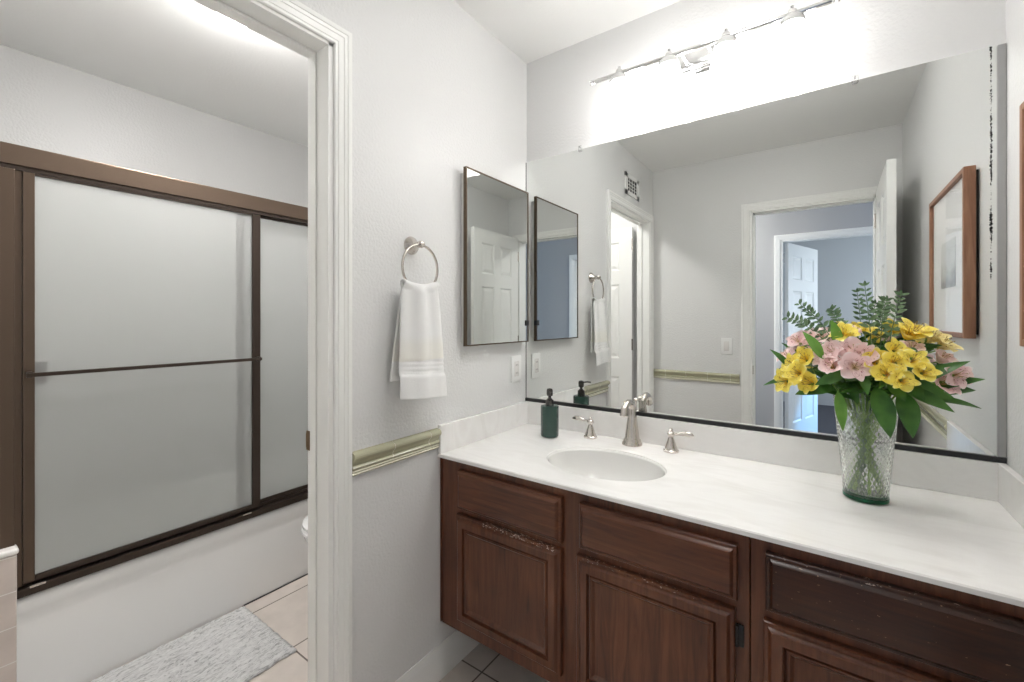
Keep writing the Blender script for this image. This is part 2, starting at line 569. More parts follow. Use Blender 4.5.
# ------------------------------------------------------------------ mesh builder
class MB:
    def __init__(self):
        self.bm = bmesh.new()

    def box(self, x0, x1, y0, y1, z0, z1, bev=0.0, seg=2):
        r = bmesh.ops.create_cube(self.bm, size=1.0)
        vs = r['verts']
        for v in vs:
            v.co = Vector(((x0 + x1) / 2 + v.co.x * (x1 - x0), (y0 + y1) / 2 + v.co.y * (y1 - y0), (z0 + z1) / 2 + v.co.z * (z1 - z0)))
        if bev > 0:
            es = list({e for v in vs for e in v.link_edges})
            bmesh.ops.bevel(self.bm, geom=es, offset=bev, segments=seg, profile=0.5, affect='EDGES')
        return self

    def loops(self, loops, closed=True, cap0=False, cap1=False):
        """skin consecutive loops of equal length"""
        vv = [[self.bm.verts.new(p) for p in lp] for lp in loops]
        n = len(loops[0])
        for a, b in zip(vv, vv[1:]):
            for i in range(n if closed else n - 1):
                j = (i + 1) % n
                try:
                    self.bm.faces.new((a[i], a[j], b[j], b[i]))
                except ValueError:
                    pass
        if cap0:
            self.bm.faces.new(vv[0][::-1])
        if cap1:
            self.bm.faces.new(vv[-1])
        return vv

    def tube(self, pts, r, seg=12, cap=True):
        pts = [Vector(p) for p in pts]
        n = len(pts)
        rs = r if isinstance(r, (list, tuple)) else [r] * n
        lps = []
        ref = None
        for i, p in enumerate(pts):
            t = (pts[min(i + 1, n - 1)] - pts[max(i - 1, 0)]).normalized()
            if ref is None:
                ref = Vector((0, 0, 1)) if abs(t.z) < 0.9 else Vector((1, 0, 0))
            u = (ref - t * ref.dot(t)).normalized()
            ref = u
            v = t.cross(u)
            lps.append([p + (u * math.cos(2 * PI * k / seg) + v * math.sin(2 * PI * k / seg)) * rs[i] for k in range(seg)])
        self.loops(lps, True, cap, cap)
        return self

    def torus(self, c, R, r, axis='x', seg=48, s2=12):
        lps = []
        for i in range(seg):
            a = 2 * PI * i / seg
            lp = []
            for k in range(s2):
                b = 2 * PI * k / s2
                rad = R + r * math.cos(b)
                p = (rad * math.cos(a), rad * math.sin(a), r * math.sin(b))
                if axis == 'x':
                    p = (p[2], p[0], p[1])
                lp.append(Vector(c) + Vector(p))
            lps.append(lp)
        lps.append(lps[0])
        self.loops(lps)
        bmesh.ops.remove_doubles(self.bm, verts=self.bm.verts, dist=1e-6)
        return self

    def lathe(self, prof, c, axis=(0, 0, 1), seg=32, cap0=True, cap1=True, sx=1.0, sy=1.0):
        ax = Vector(axis).normalized()
        u = ax.orthogonal().normalized() if abs(ax.z) < 0.99 else Vector((1, 0, 0))
        v = ax.cross(u)
        lps = []
        for (r, h) in prof:
            lps.append([Vector(c) + ax * h + (u * (math.cos(2 * PI * k / seg) * sx) + v * (math.sin(2 * PI * k / seg) * sy)) * max(r, 1e-5) for k in range(seg)])
        self.loops(lps, True, cap0, cap1)
        return self

    def prism(self, prof, fn, a, b):
        """extrude a closed 2D profile from station a to b; fn(p, s) -> xyz"""
        self.loops([[fn(p, a) for p in prof], [fn(p, b) for p in prof]], True, True, True)
        return self

    def rect_rings(self, x0, x1, z0, z1, rings, fn):
        """concentric rectangular rings (inset, height) closed by a cap; fn(x,z,h)->xyz"""
        lps = []
        for ins, h in rings:
            lps.append([fn(x0 + ins, z0 + ins, h), fn(x1 - ins, z0 + ins, h), fn(x1 - ins, z1 - ins, h), fn(x0 + ins, z1 - ins, h)])
        self.loops(lps, True, True, True)
        return self

    def build(self, name, mat, parent=None, smooth=None, loc=None, solid=None):
        bm = self.bm
        bmesh.ops.recalc_face_normals(bm, faces=bm.faces)
        off = Vector((0, 0, 0))
        if parent is not None:
            p = parent
            while p is not None:
                off += Vector(p.location)
                p = p.parent
        elif loc is not None:
            off = Vector(loc)
        if off.length:
            bmesh.ops.translate(bm, verts=bm.verts, vec=-off)
        me = bpy.data.meshes.new(name)
        bm.to_mesh(me)
        bm.free()
        for m_ in (mat if isinstance(mat, (list, tuple)) else [mat]):
            me.materials.append(m_)
        o = bpy.data.objects.new(name, me)
        COL.objects.link(o)
        if parent is not None:
            o.parent = parent
        else:
            o.location = off
        if smooth is not None:
            for f in me.polygons:
                f.use_smooth = True
            me.set_sharp_from_angle(angle=math.radians(smooth))
        if solid:
            s = o.modifiers.new('thickness', 'SOLIDIFY')
            s.thickness = solid
            s.offset = 0
        return o


def tag(o, label, cat, group=None, kind=None):
    o['label'] = label
    o['category'] = cat
    if group:
        o['group'] = group
    if kind:
        o['kind'] = kind
    return o


def empty(name, loc, label, cat, group=None, kind=None):
    o = bpy.data.objects.new(name, None)
    o.empty_display_size = 0.05
    o.location = loc
    COL.objects.link(o)
    return tag(o, label, cat, group, kind)


def struct(o, label, cat):
    return tag(o, label, cat, kind='structure')


# ------------------------------------------------------------------ room shell
DY0, DY1, DZ = -0.970, -1.745, 2.014      # doorway to the tub room
EX0, EX1 = 0.684, 1.362                   # entry doorway
HX0, HX1 = 0.768, 1.53                    # doorway across the hall
TW = 0.095

m = MB().box(-1.75, 1.49, -1.83, 0.02, -0.05, 0.0)
struct(m.build('floor', M['floortile']), 'beige square floor tiles with dark grout lines', 'floor')
m = MB().box(-1.3, 3.0, -6.3, -1.83, -0.05, -0.001)
struct(m.build('floor', M['carpet']), 'dark carpet of the hall and bedroom beyond the entry', 'floor')
m = MB().box(-1.84, 3.0, -6.3, 0.12, ZC, ZC + 0.08)
struct(m.build('ceiling', M['ceiling']), 'smooth white ceiling over bathroom, tub room and hall', 'ceiling')
m = MB().box(-1.84, 1.6, 0.0, 0.12, -0.05, ZC + 0.02)
struct(m.build('wall_north', M['wall']), 'light grey wall behind the large vanity mirror', 'wall')
m = MB()
m.box(-TW, 0, DY0, 0.0, 0, ZC)
m.box(-TW, 0, DY1, DY0, DZ, ZC)
m.box(-TW, 0, YS, DY1, 0, ZC)
struct(m.build('wall_west', M['wall']), 'light grey textured wall with the doorway to the tub room', 'wall')
m = MB()
m.box(-1.75, EX0, YS - 0.11, YS, 0, ZC)
m.box(EX0, EX1, YS - 0.11, YS, 2.014, ZC)
m.box(EX1, 1.6, YS - 0.11, YS, 0, ZC)
struct(m.build('wall_south', M['wall']), 'light grey wall with the entry doorway, opposite the mirror', 'wall')
m = MB().box(XR, 1.6, YS, 0.0, 0, ZC)
struct(m.build('wall_east', M['wall']), 'light grey wall at the right end of the vanity', 'wall')
m = MB().box(-1.84, -1.734, -1.93, 0.0, 0, ZC)
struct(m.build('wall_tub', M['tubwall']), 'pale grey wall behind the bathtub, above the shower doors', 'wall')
m = MB().box(-1.734, -0.955, YS, -1.482, 0, ZC)
struct(m.build('wall_alcove', M['wall']), 'wall closing the near end of the tub alcove', 'wall')
m = MB()
m.box(-1.2, HX0, -3.38, -3.28, 0, ZC)
m.box(HX0, HX1, -3.38, -3.28, 2.014, ZC)
m.box(HX1, 2.5, -3.38, -3.28, 0, ZC)
struct(m.build('wall_hall', M['hallwall']), 'grey hall wall seen in the mirror through the entry', 'wall')
m = MB()
m.box(-1.3, -1.2, -6.2, YS - 0.11, 0, ZC)
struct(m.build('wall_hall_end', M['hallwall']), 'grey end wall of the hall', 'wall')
m = MB()
m.box(2.5, 2.6, -3.38, YS - 0.11, 0, ZC)
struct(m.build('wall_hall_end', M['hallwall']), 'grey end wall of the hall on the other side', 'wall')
m = MB().box(-1.3, 3.0, -6.3, -6.2, 0, ZC)
struct(m.build('wall_bedroom', M['roomwall']), 'blue grey far bedroom wall seen through two doorways', 'wall')
m = MB()
WY0, WY1, WZ0, WZ1 = -5.4, -4.1, 0.75, 1.95
m.box(2.8, 2.9, -6.2, WY0, 0, ZC)
m.box(2.8, 2.9, WY1, -3.38, 0, ZC)
m.box(2.8, 2.9, WY0, WY1, 0, WZ0)
m.box(2.8, 2.9, WY0, WY1, WZ1, ZC)
struct(m.build('wall_bedroom_side', M['roomwall']), 'bedroom side wall with the added daylight window', 'wall')
wf = MB()  # window added as the source of the bedroom daylight
for (a, b, c, d) in ((WY0, WY0 + 0.05, WZ0, WZ1), (WY1 - 0.05, WY1, WZ0, WZ1), (WY0, WY1, WZ0, WZ0 + 0.05), (WY0, WY1, WZ1 - 0.05, WZ1), (-4.77, -4.73, WZ0, WZ1)):
    wf.box(2.82, 2.87, a, b, c, d)
struct(wf.build('window_1', M['trim']), 'white framed bedroom window added to let in daylight', 'window')

# tile skirt standing in front of the tub alcove's end wall
m = MB()
m.box(-0.985, -0.925, YS + 0.002, -1.4475, 0.002, 0.531, 0.003)
o = struct(m.build('wall_tile', M['walltile']), 'pinkish beige square wall tiles beside the near end of the tub', 'wall')
m = MB()
m.box(-0.99, -0.920, YS + 0.002, -1.443, 0.531, 0.551, 0.008, 3)
m.build('cap', M['bullnose'], o, 40)['label'] = 'white bullnose tile cap'


# casing: profile of (distance out from opening, height off wall)
CAS = [(0.0, 0.0), (0.0, 0.007), (0.003, 0.0095), (0.010, 0.0100), (0.012, 0.0118), (0.020, 0.0124), (0.028, 0.0128), (0.030, 0.0145), (0.038, 0.0155),
       (0.040, 0.0138), (0.042, 0.0160), (0.050, 0.0168), (0.055, 0.0160), (0.057, 0.0130), (0.057, 0.0)]

CAS = [(a_ * 0.9, b_) for a_, b_ in CAS]


def casing(a, b, top, fn):
    """mitred U of casing round an opening a..b; fn(along, z, height)"""
    lps = []
    for (al, z, sx, sz) in ((a, 0.001, -1, 0), (a, top, -1, 1), (b, top, 1, 1), (b, 0.001, 1, 0)):
        lps.append([fn(al + sx * w_, z + sz * w_, h) for (w_, h) in CAS])
    mb = MB()
    mb.loops(lps, True, True, True)
    return mb


tr = casing(DY1 + 0.004, DY0 + 0.006, DZ, lambda a, z, h: Vector((h, a, z))).build('trim_1', M['trim'], None, 30)
struct(tr, 'white moulded casing round the doorway to the tub room', 'door casing')
jb = MB()
jb.box(-TW, 0.001, DY0 - 0.008, DY0 + 0.03, 0.001, DZ)
jb.box(-TW, 0.001, DY1 - 0.03, DY1 + 0.012, 0.001, DZ)
jb.box(-TW, 0.001, DY1 - 0.03, DY0 + 0.03, DZ - 0.008, DZ + 0.03)
jb.box(-TW, -0.055, DY0 - 0.013, DY0 - 0.0085, 0.001, DZ - 0.0085, 0.002)
jb.box(-TW, -0.055, DY1 + 0.012, DY1 + 0.022, 0.001, DZ - 0.012, 0.002)
jb.box(-TW, -0.055, DY1 + 0.012, DY0 - 0.0085, DZ - 0.016, DZ - 0.0085, 0.002)
jb.build('jamb', M['trim'], tr)
sp = MB()
sp.box(-TW - 0.004, -TW + 0.012, DY0 - 0.0145, DY0 - 0.013, 0.885, 0.940)
sp.tube([(-TW - 0.004, DY0 - 0.012, 0.893), (-TW - 0.004, DY0 - 0.012, 0.932)], 0.0035, 8)
sp.build('strike_plate', M['brass'], tr)['label'] = 'small brass strike plate'

tr = casing(EX0 - 0.006, EX1 + 0.004, DZ, lambda a, z, h: Vector((a, YS + h, z))).build('trim_2', M['trim'], None, 30)
struct(tr, 'white moulded casing round the entry doorway', 'door casing')
jb = MB()
jb.box(EX0 - 0.03, EX0 + 0.012, YS - 0.11, YS + 0.001, 0.001, DZ)
jb.box(EX1 - 0.008, EX1 + 0.03, YS - 0.11, YS + 0.001, 0.001, DZ)
jb.box(EX0, EX1, YS - 0.11, YS + 0.001, DZ - 0.012, DZ + 0.03)
jb.box(EX0 + 0.012, EX0 + 0.022, YS - 0.075, YS - 0.042, 0.001, DZ - 0.012)
jb.box(EX0 + 0.012, EX1 - 0.01, YS - 0.075, YS - 0.042, DZ - 0.022, DZ - 0.012)
jb.build('jamb', M['trim'], tr)
sp = MB()
sp.box(EX0 + 0.012, EX0 + 0.0135, YS - 0.036, YS - 0.008, 0.87, 0.93)
sp.build('strike_plate', M['brass'], tr)['label'] = 'small brass strike plate'

tr = casing(HX0 - 0.006, HX1 + 0.006, DZ, lambda a, z, h: Vector((a, -3.28 + h, z))).build('trim_3', M['trim'], None, 30)
struct(tr, 'white casing round the bedroom doorway across the hall', 'door casing')
jb = MB()
jb.box(HX0 - 0.03, HX0 + 0.012, -3.38, -3.279, 0.001, DZ)
jb.box(HX1 - 0.012, HX1 + 0.03, -3.38, -3.279, 0.001, DZ)
jb.box(HX0, HX1, -3.38, -3.279, DZ - 0.012, DZ + 0.03)
jb.build('jamb', M['trim'], tr)

BASE = [(0, 0), (0.015, 0), (0.015, 0.075), (0.012, 0.082), (0.012, 0.088), (0.0095, 0.094), (0.006, 0.108), (0.004, 0.114), (0, 0.114)]


def baseboard(name, fn, a, b, label):
    mb = MB()
    mb.prism(BASE, fn, a, b)
    return struct(mb.build(name, M['trim'], None, 30), label, 'baseboard')


baseboard('baseboard_west', lambda p, s: Vector((p[0] + 0.0005, s, p[1] + 0.001)), -0.905, -0.002, 'white moulded baseboard running under the left end of the vanity')
baseboard('baseboard_south', lambda p, s: Vector((s, YS + p[0], p[1] + 0.001)), 0.02, EX0 - 0.064, 'white baseboard on the entry wall beside the door casing')
baseboard('baseboard_east', lambda p, s: Vector((XR - p[0], s, p[1] + 0.001)), YS + 0.016, -0.56, 'white baseboard on the wall right of the vanity')


# glazed tile rail
RAILP = [(0, 0.000), (0.010, 0.000), (0.013, 0.004), (0.010, 0.008), (0.013, 0.012), (0.010, 0.016), (0.014, 0.020), (0.016, 0.025), (0.013, 0.029), (0.010, 0.031),
         (0.011, 0.036), (0.014, 0.043), (0.020, 0.049), (0.024, 0.056), (0.0245, 0.062), (0.022, 0.068), (0.016, 0.0725), (0.008, 0.074), (0, 0.074)]


def rail(name, a, b, fn, label, start=0.0):
    mb = MB()
    s = a + start
    cuts = [a]
    while s < b - 0.01:
        if s > a + 0.01:
            cuts.append(s)
        s += 0.152
    cuts.append(b)
    for c0, c1 in zip(cuts, cuts[1:]):
        mb.prism(RAILP, fn, c0 + 0.0012, c1 - 0.0012)
    o = struct(mb.build(name, M['rail'], None, 25), label, 'tile rail')
    g = MB()
    g.prism([(p[0] * 0.97, p[1] * 0.97 + 0.001) for p in RAILP], fn, a + 0.002, b - 0.002)
    g.build('grout', M['grout'], o)
    return o


RZ = 0.809
RAILP = [(a_, b_ * 0.92) for a_, b_ in RAILP]
rail('trim_4', -0.9125, -0.568, lambda p, s: Vector((p[0] + 0.0005, s, RZ + p[1])), 'olive green glazed tile rail between the door casing and the vanity', 0.145)
rail('trim_5', 0.002, EX0 - 0.066, lambda p, s: Vector((s, YS + 0.0005 + p[0], RZ - 0.012 + p[1])), 'olive green glazed tile rail below the light switch, seen in the mirror', 0.1)
rail('trim_6', -1.70, -0.568, lambda p, s: Vector((XR - 0.0005 - p[0], s, RZ + p[1])), 'olive green glazed tile rail on the wall right of the vanity', 0.1)


# six panel doors
def panel_door(name, width, height, thick, label, hinge, direction, flip=False, knob_h=0.93):
    """hinge = world point at the foot of the hinge edge, direction = unit xy vector along the leaf"""
    d = Vector((direction[0], direction[1], 0)).normalized()
    n = Vector((-d.y, d.x, 0))
    if flip:
        n = -n
    root = empty(name, hinge, label, 'door', kind='structure')
    base = Vector(hinge)

    def at(u, v, z):
        return base + d * u + n * v + Vector((0, 0, z))
    us = [0, 0.105, width / 2 - 0.045, width / 2 + 0.045, width - 0.105, width]
    zs = [0, 0.22, 0.78, 0.93, 1.53, 1.64, height - 0.115, height]
    mb = MB()
    for v0, s in ((0.0, 1), (thick, -1)):
        for i in range(5):
            for j in range(7):
                u0, u1, z0, z1 = us[i], us[i + 1], zs[j], zs[j + 1]
                if i in (1, 3) and j in (1, 3, 5):
                    rings = [(0, 0), (0.012, 0.009), (0.018, 0.009), (0.040, 0.003)]
                    lps = [[at(u0 + r, v0 + s * h, z0 + r), at(u1 - r, v0 + s * h, z0 + r), at(u1 - r, v0 + s * h, z1 - r), at(u0 + r, v0 + s * h, z1 - r)] for r, h in rings]
                    mb.loops(lps, True, False, True)
                else:
                    mb.bm.faces.new([mb.bm.verts.new(at(u, v0, z)) for u, z in ((u0, z0), (u1, z0), (u1, z1), (u0, z1))])
    for (ua, ub) in ((0, 0), (width, width)):
        mb.bm.faces.new([mb.bm.verts.new(at(ua, v, z)) for v, z in ((0, 0), (thick, 0), (thick, height), (0, height))])
    for z in (0, height):
        mb.bm.faces.new([mb.bm.verts.new(at(u, v, z)) for u, v in ((0, 0), (width, 0), (width, thick), (0, thick))])
    bmesh.ops.remove_doubles(mb.bm, verts=mb.bm.verts, dist=1e-5)
    mb.build('leaf_slab', M['door'], root)
    for sgn, v in ((-1, 0.0), (1, thick)):
        kb = MB()
        kb.lathe([(0.026, 0), (0.026, 0.004), (0.010, 0.008), (0.009, 0.022), (0.018, 0.028), (0.024, 0.038), (0.020, 0.048), (0.004, 0.052)],
                 at(width - 0.06, v, knob_h), n * sgn, 20)
        kb.build('door_knob', M['nickel'], root, 40)
    for hz in (0.2, 1.0, 1.8):
        hb = MB()
        hb.tube([at(-0.004, -0.004, hz), at(-0.004, -0.004, hz + 0.09)], 0.006, 8)
        hb.build('hinge', M['nickel'], root, 40)
    return root


panel_door('door_1', 0.655, 2.022, 0.036, 'open white six panel entry door against the right wall', (EX1 - 0.002, YS + 0.019, 0.01), (-0.016, 1.0), True)
panel_door('door_2', 0.75, 1.99, 0.035, 'open white six panel door swung into the bedroom across the hall', (HX0 + 0.022, -3.385, 0.01), (0.30, -0.95))
panel_door('door_3', 0.755, 1.985, 0.035, 'open white six panel door folded back inside the tub room', (-TW - 0.050, DY1 - 0.006, 0.01), (-1.0, 0.012))

# ------------------------------------------------------------------ vanity
FY = -0.548       # face frame plane
VB = 0.190        # underside of the cabinets
TOPZ = ZT - 0.013


def cab(x0, x1, label):
    r = empty('vanity_cabinet', ((x0 + x1) / 2, -0.27, 0), label, 'cabinet', 'vanity cabinets under the marble top')
    mb = MB()
    mb.box(x0, x1, FY, FY + 0.019, VB, TOPZ, 0.0012, 1)
    mb.box(x0, x0 + 0.016, FY + 0.019, -0.004, VB, TOPZ)
    mb.box(x1 - 0.016, x1, FY + 0.019, -0.004, VB, TOPZ)
    mb.box(x0 + 0.016, x1 - 0.016, FY + 0.019, -0.004, VB, VB + 0.016)
    mb.build('carcass', M['wood_v'], r)
    mb = MB()
    mb.box(x0 + 0.02, x1 - 0.004, -0.30, -0.02, 0.001, VB)
    mb.build('plinth', M['dark'], r)
    return r


def drawer(root, x0, x1, z0, z1, mat):
    mb = MB()
    mb.rect_rings(x0, x1, z0, z1, [(0, 0), (0, 0.013), (0.002, 0.016), (0.008, 0.017), (0.010, 0.021), (0.015, 0.0255), (0.020, 0.026)], lambda x, z, h: Vector((x, FY - 0.0005 - h, z)))
    return mb.build('drawer_front', mat, root, 25)


def cdoor(root, x0, x1, z0, z1, mat, hinge_x=None):
    mb = MB()
    mb.rect_rings(x0, x1, z0, z1, [(0, 0), (0, 0.013), (0.002, 0.016), (0.009, 0.017), (0.011, 0.021), (0.016, 0.0255), (0.020, 0.026), (0.036, 0.026), (0.0375, 0.016), (0.040, 0.0145),
                                   (0.044, 0.021), (0.049, 0.0215), (0.056, 0.014), (0.060, 0.0125)], lambda x, z, h: Vector((x, FY - 0.0005 - h, z)))
    d = mb.build('cabinet_door', mat, root, 25)
    if hinge_x:
        for hz in (z1 - 0.085, z0 + 0.04):
            hb = MB()
            hb.box(hinge_x - 0.001, hinge_x + 0.016, FY - 0.006, FY - 0.0005, hz, hz + 0.05, 0.002)
            hb.tube([(hinge_x + 0.002, FY - 0.009, hz + 0.002), (hinge_x + 0.002, FY - 0.009, hz + 0.048)], 0.0045, 8)
            hb.build('hinge', M['black'], d, 40)['label'] = 'black hinge'
    return d


c1 = cab(0.006, 0.965, 'dark cherry vanity cabinet with two doors, under the sink')
sc_ = MB().box(0.0015, 0.0055, FY - 0.004, FY + 0.03, VB + 0.004, TOPZ)
sc_.build('scribe_strip', M['wood_v'], c1)
drawer(c1, 0.092, 0.492, 0.617, 0.747, M['wood_h'])
drawer(c1, 0.548, 0.942, 0.623, 0.747, M['wood_h'])
cdoor(c1, 0.087, 0.490, 0.237, 0.598, M['wood_door_a'])
cdoor(c1, 0.539, 0.937, 0.237, 0.601, M['wood_door_a'], 0.938)
c2 = cab(0.967, 1.478, 'dark cherry vanity cabinet with scratched drawer, right of the sink')
drawer(c2, 0.997, 1.450, 0.624, 0.748, M['wood_drawer_c'])
cdoor(c2, 0.993, 1.452, 0.237, 0.601, M['wood_v'])

# countertop with integral bowl
ct = empty('vanity_countertop', (0.74, -0.28, ZT), 'white marble vanity top with oval sink and low splashes', 'countertop')
SXC, SYC, SRX, SRY = 0.514, -0.318, 0.196, 0.150
X0, X1, Y0, Y1 = 0.002, XR - 0.002, -0.566, -0.002
angs = [2 * PI * i / 96 for i in range(96)]
for cx_, cy_ in ((X0, Y0), (X1, Y0), (X1, Y1), (X0, Y1)):
    angs.append(math.atan2(cy_ - SYC, cx_ - SXC) % (2 * PI))
angs.sort()


def rectpt(a, x0, x1, y0, y1, z):
    dx, dy = math.cos(a), math.sin(a)
    t = 1e9
    if dx > 1e-9: t = min(t, (x1 - SXC) / dx)
    if dx < -1e-9: t = min(t, (x0 - SXC) / dx)
    if dy > 1e-9: t = min(t, (y1 - SYC) / dy)
    if dy < -1e-9: t = min(t, (y0 - SYC) / dy)
    return Vector((SXC + dx * t, SYC + dy * t, z))


def ell(a, s, z):
    # same polar angle as the rectangle point
    dx, dy = math.cos(a), math.sin(a)
    t = 1 / math.sqrt((dx / SRX) ** 2 + (dy / SRY) ** 2)
    return Vector((SXC + dx * t * s, SYC + dy * t * s, z))


mb = MB()
e = 0.003
mb.loops([[ell(a, 1.0, ZT - 0.012) for a in angs], [ell(a, 1.0, ZT - 0.003) for a in angs], [ell(a, 1.012, ZT) for a in angs],
          [rectpt(a, X0 + e, X1 - e, Y0 + e, Y1 - e, ZT) for a in angs], [rectpt(a, X0, X1, Y0, Y1, ZT - e) for a in angs],
          [rectpt(a, X0, X1, Y0, Y1, ZT - 0.0125) for a in angs], [ell(a, 1.0, ZT - 0.0125) for a in angs]])
mb.build('slab', M['marble'], ct)
mb = MB()
mb.loops([[ell(a, s, ZT - dz) for a in angs] for s, dz in ((1.0, 0.004), (0.985, 0.012), (0.96, 0.03), (0.90, 0.062), (0.80, 0.09), (0.62, 0.112), (0.40, 0.122), (0.2, 0.126), (0.11, 0.127))], True, False, True)
mb.build('sink_basin', M['basin'], ct, 60, solid=0.004)
mb = MB()
mb.lathe([(0.030, 0.0), (0.030, 0.002), (0.026, 0.004), (0.020, 0.002), (0.018, 0.006), (0.001, 0.008)], (SXC, SYC, ZT - 0.126), seg=24)
mb.build('drain', M['nickel'], ct, 40)
mb = MB().box(X0, X1, -0.018, -0.002, ZT, 0.886, 0.002)
mb.build('backsplash', M['marble'], ct)
mb = MB().box(X0, 0.018, -0.566, -0.018, ZT, 0.888, 0.002)
mb.build('side_splash', M['marble'], ct)
mb = MB().box(XR - 0.018, X1, -0.566, -0.018, ZT, 0.888, 0.002)
mb.build('side_splash', M['marble'], ct)

# ------------------------------------------------------------------ faucet
fa = empty('faucet', (0.507, -0.068, ZT), 'brushed nickel widespread faucet with two lever handles behind the sink', 'faucet')
fx, fy = 0.517, -0.066
pts, rad = [], []
for z, r in ((0, 0.037), (0.005, 0.0375), (0.009, 0.035), (0.012, 0.0335), (0.019, 0.031), (0.023, 0.0275), (0.028, 0.0262), (0.06, 0.0222), (0.09, 0.0185), (0.115, 0.0155), (0.132, 0.0135)):
    pts.append((fx, fy, ZT + 0.0005 + z)); rad.append(r)
for k in range(1, 11):
    a = PI * 0.98 * k / 10
    R = 0.039
    pts.append((fx, fy - R + R * math.cos(a), ZT + 0.132 + 0.030 * math.sin(a))); rad.append(0.0135 - 0.0020 * math.sin(a * 0.5) + (0.002 if k > 8 else 0))
pts.append((fx, fy - 0.081, ZT + 0.121)); rad.append(0.0145)
pts.append((fx, fy - 0.082, ZT + 0.117)); rad.append(0.0115)
MB().tube(pts, rad, 24).build('spout', M['nickel'], fa, 40)
mb = MB()
mb.tube([(fx, -0.028, ZT + 0.001), (fx, -0.028, ZT + 0.150)], 0.003, 8)
mb.lathe([(0.004, 0), (0.0055, 0.004), (0.003, 0.008), (0.0075, 0.013), (0.008, 0.017), (0.002, 0.022)], (fx, -0.028, ZT + 0.148), seg=12)
mb.build('lift_rod', M['nickel'], fa, 40)
for hx, s in ((0.349, -1), (0.660, 1)):
    hy = -0.070
    mb = MB()
    mb.lathe([(0.026, 0.0005), (0.0265, 0.006), (0.022, 0.009), (0.0215, 0.015), (0.019, 0.019), (0.0155, 0.030), (0.011, 0.044), (0.008, 0.052), (0.0105, 0.056), (0.0135, 0.063), (0.0105, 0.070), (0.005, 0.073), (0.0065, 0.078), (0.003, 0.083)], (hx, hy, ZT), seg=24)
    h = mb.build('handle', M['nickel'], fa, 40)
    mb = MB()
    q = [(hx + s * 0.009, hy, ZT + 0.064), (hx + s * 0.022, hy - 0.001, ZT + 0.0655), (hx + s * 0.034, hy - 0.002, ZT + 0.068), (hx + s * 0.050, hy - 0.004, ZT + 0.071), (hx + s * 0.066, hy - 0.005, ZT + 0.071), (hx + s * 0.078, hy - 0.006, ZT + 0.068)]
    mb.tube(q, [0.0055, 0.0045, 0.0065, 0.0095, 0.0085, 0.002], 12)
    mb.build('lever', M['nickel'], h, 40)

# ------------------------------------------------------------------ soap dispenser
sd = empty('soap_dispenser', (0.208, -0.147, ZT), 'dark green glass soap dispenser with dark pump, left of the sink', 'soap dispenser')
MB().lathe([(0.030, 0.0005), (0.035, 0.004), (0.036, 0.010), (0.036, 0.118), (0.035, 0.123), (0.026, 0.1255), (0.016, 0.126)], (0.208, -0.147, ZT), seg=40).build('bottle', M['soap'], sd, 40)
MB().lathe([(0.0165, 0.1262), (0.0165, 0.134), (0.0155, 0.146), (0.0105, 0.149), (0.0095, 0.152)], (0.208, -0.147, ZT), seg=24).build('collar', M['pump'], sd, 40)
mb = MB()
mb.lathe([(0.006, 0.1522), (0.006, 0.160), (0.0115, 0.163), (0.0125, 0.168), (0.0125, 0.184), (0.0105, 0.190), (0.002, 0.192)], (0.208, -0.147, ZT), seg=24)
mb.tube([(0.208, -0.147, ZT + 0.182), (0.226, -0.172, ZT + 0.184), (0.236, -0.186, ZT + 0.181)], [0.004, 0.0035, 0.003], 10)
mb.build('pump_head', M['pump'], sd, 40)

# ------------------------------------------------------------------ wall mirror
MZ0, MZ1, MX1 = 0.9, 1.9665, 1.4645
mi = empty('vanity_mirror', (0.73, -0.003, MZ0), 'large frameless wall mirror above the vanity backsplash', 'mirror')
mb = MB().box(0.003, MX1, -0.0075, -0.0015, MZ0, MZ1)
mb.build('mirror_glass', M['mirror'], mi)
mb = MB()
mb.box(0.001, XR - 0.001, -0.0135, -0.0080, 0.8875, 0.9015)
mb.box(0.001, XR - 0.001, -0.0080, -0.001, 0.8875, 0.8995)
mb.build('bottom_channel', M['black'], mi)['label'] = 'black channel along the lower edge'
for cxp in (0.273, 1.176):
    mb = MB().box(cxp - 0.008, cxp + 0.008, -0.0125, -0.0078, MZ1 - 0.010, MZ1 + 0.014, 0.003, 3)
    mb.tube([(cxp, -0.0140, MZ1 + 0.007), (cxp, -0.0008, MZ1 + 0.007)], 0.003, 8)
    mb.build('mirror_clip', M['clip'], mi)['label'] = 'clear plastic mirror clip'
mb = MB().box(0.0005, 0.0028, -0.0090, -0.001, MZ0, MZ1)
mb.build('edge_strip', M['dark'], mi)
mb = MB().box(MX1 + 0.0008, XR - 0.0008, -0.0115, -0.001, 0.9020, MZ1 - 0.002, 0.0015)
struct(mb.build('trim_7', M['greystrip']), 'grey filler strip between mirror and right wall', 'trim strip')

# ------------------------------------------------------------------ medicine cabinet
mc = empty('medicine_cabinet', (0.0, -0.247, 1.157), 'mirrored medicine cabinet with thin bronze frame, left of the vanity mirror', 'medicine cabinet')
CY0, CY1, CZ0, CZ1 = -0.4548, -0.0403, 1.157, 1.817
MB().box(0.0005, 0.0225, CY0 + 0.012, CY1 - 0.012, CZ0 + 0.012, CZ1 - 0.016, 0.001).build('body', M['cabbody'], mc)
dm = MB().box(0.0235, 0.0350, CY0 + 0.004, CY1 - 0.004, CZ0 + 0.004, CZ1 - 0.004).build('mirror_door', M['mirror2'], mc)
mb = MB()
F = 0.005
mb.box(0.0230, 0.0372, CY0, CY0 + F, CZ0, CZ1)
mb.box(0.0230, 0.0372, CY1 - F, CY1, CZ0, CZ1)
mb.box(0.0230, 0.0372, CY0 + F, CY1 - F, CZ0, CZ0 + F)
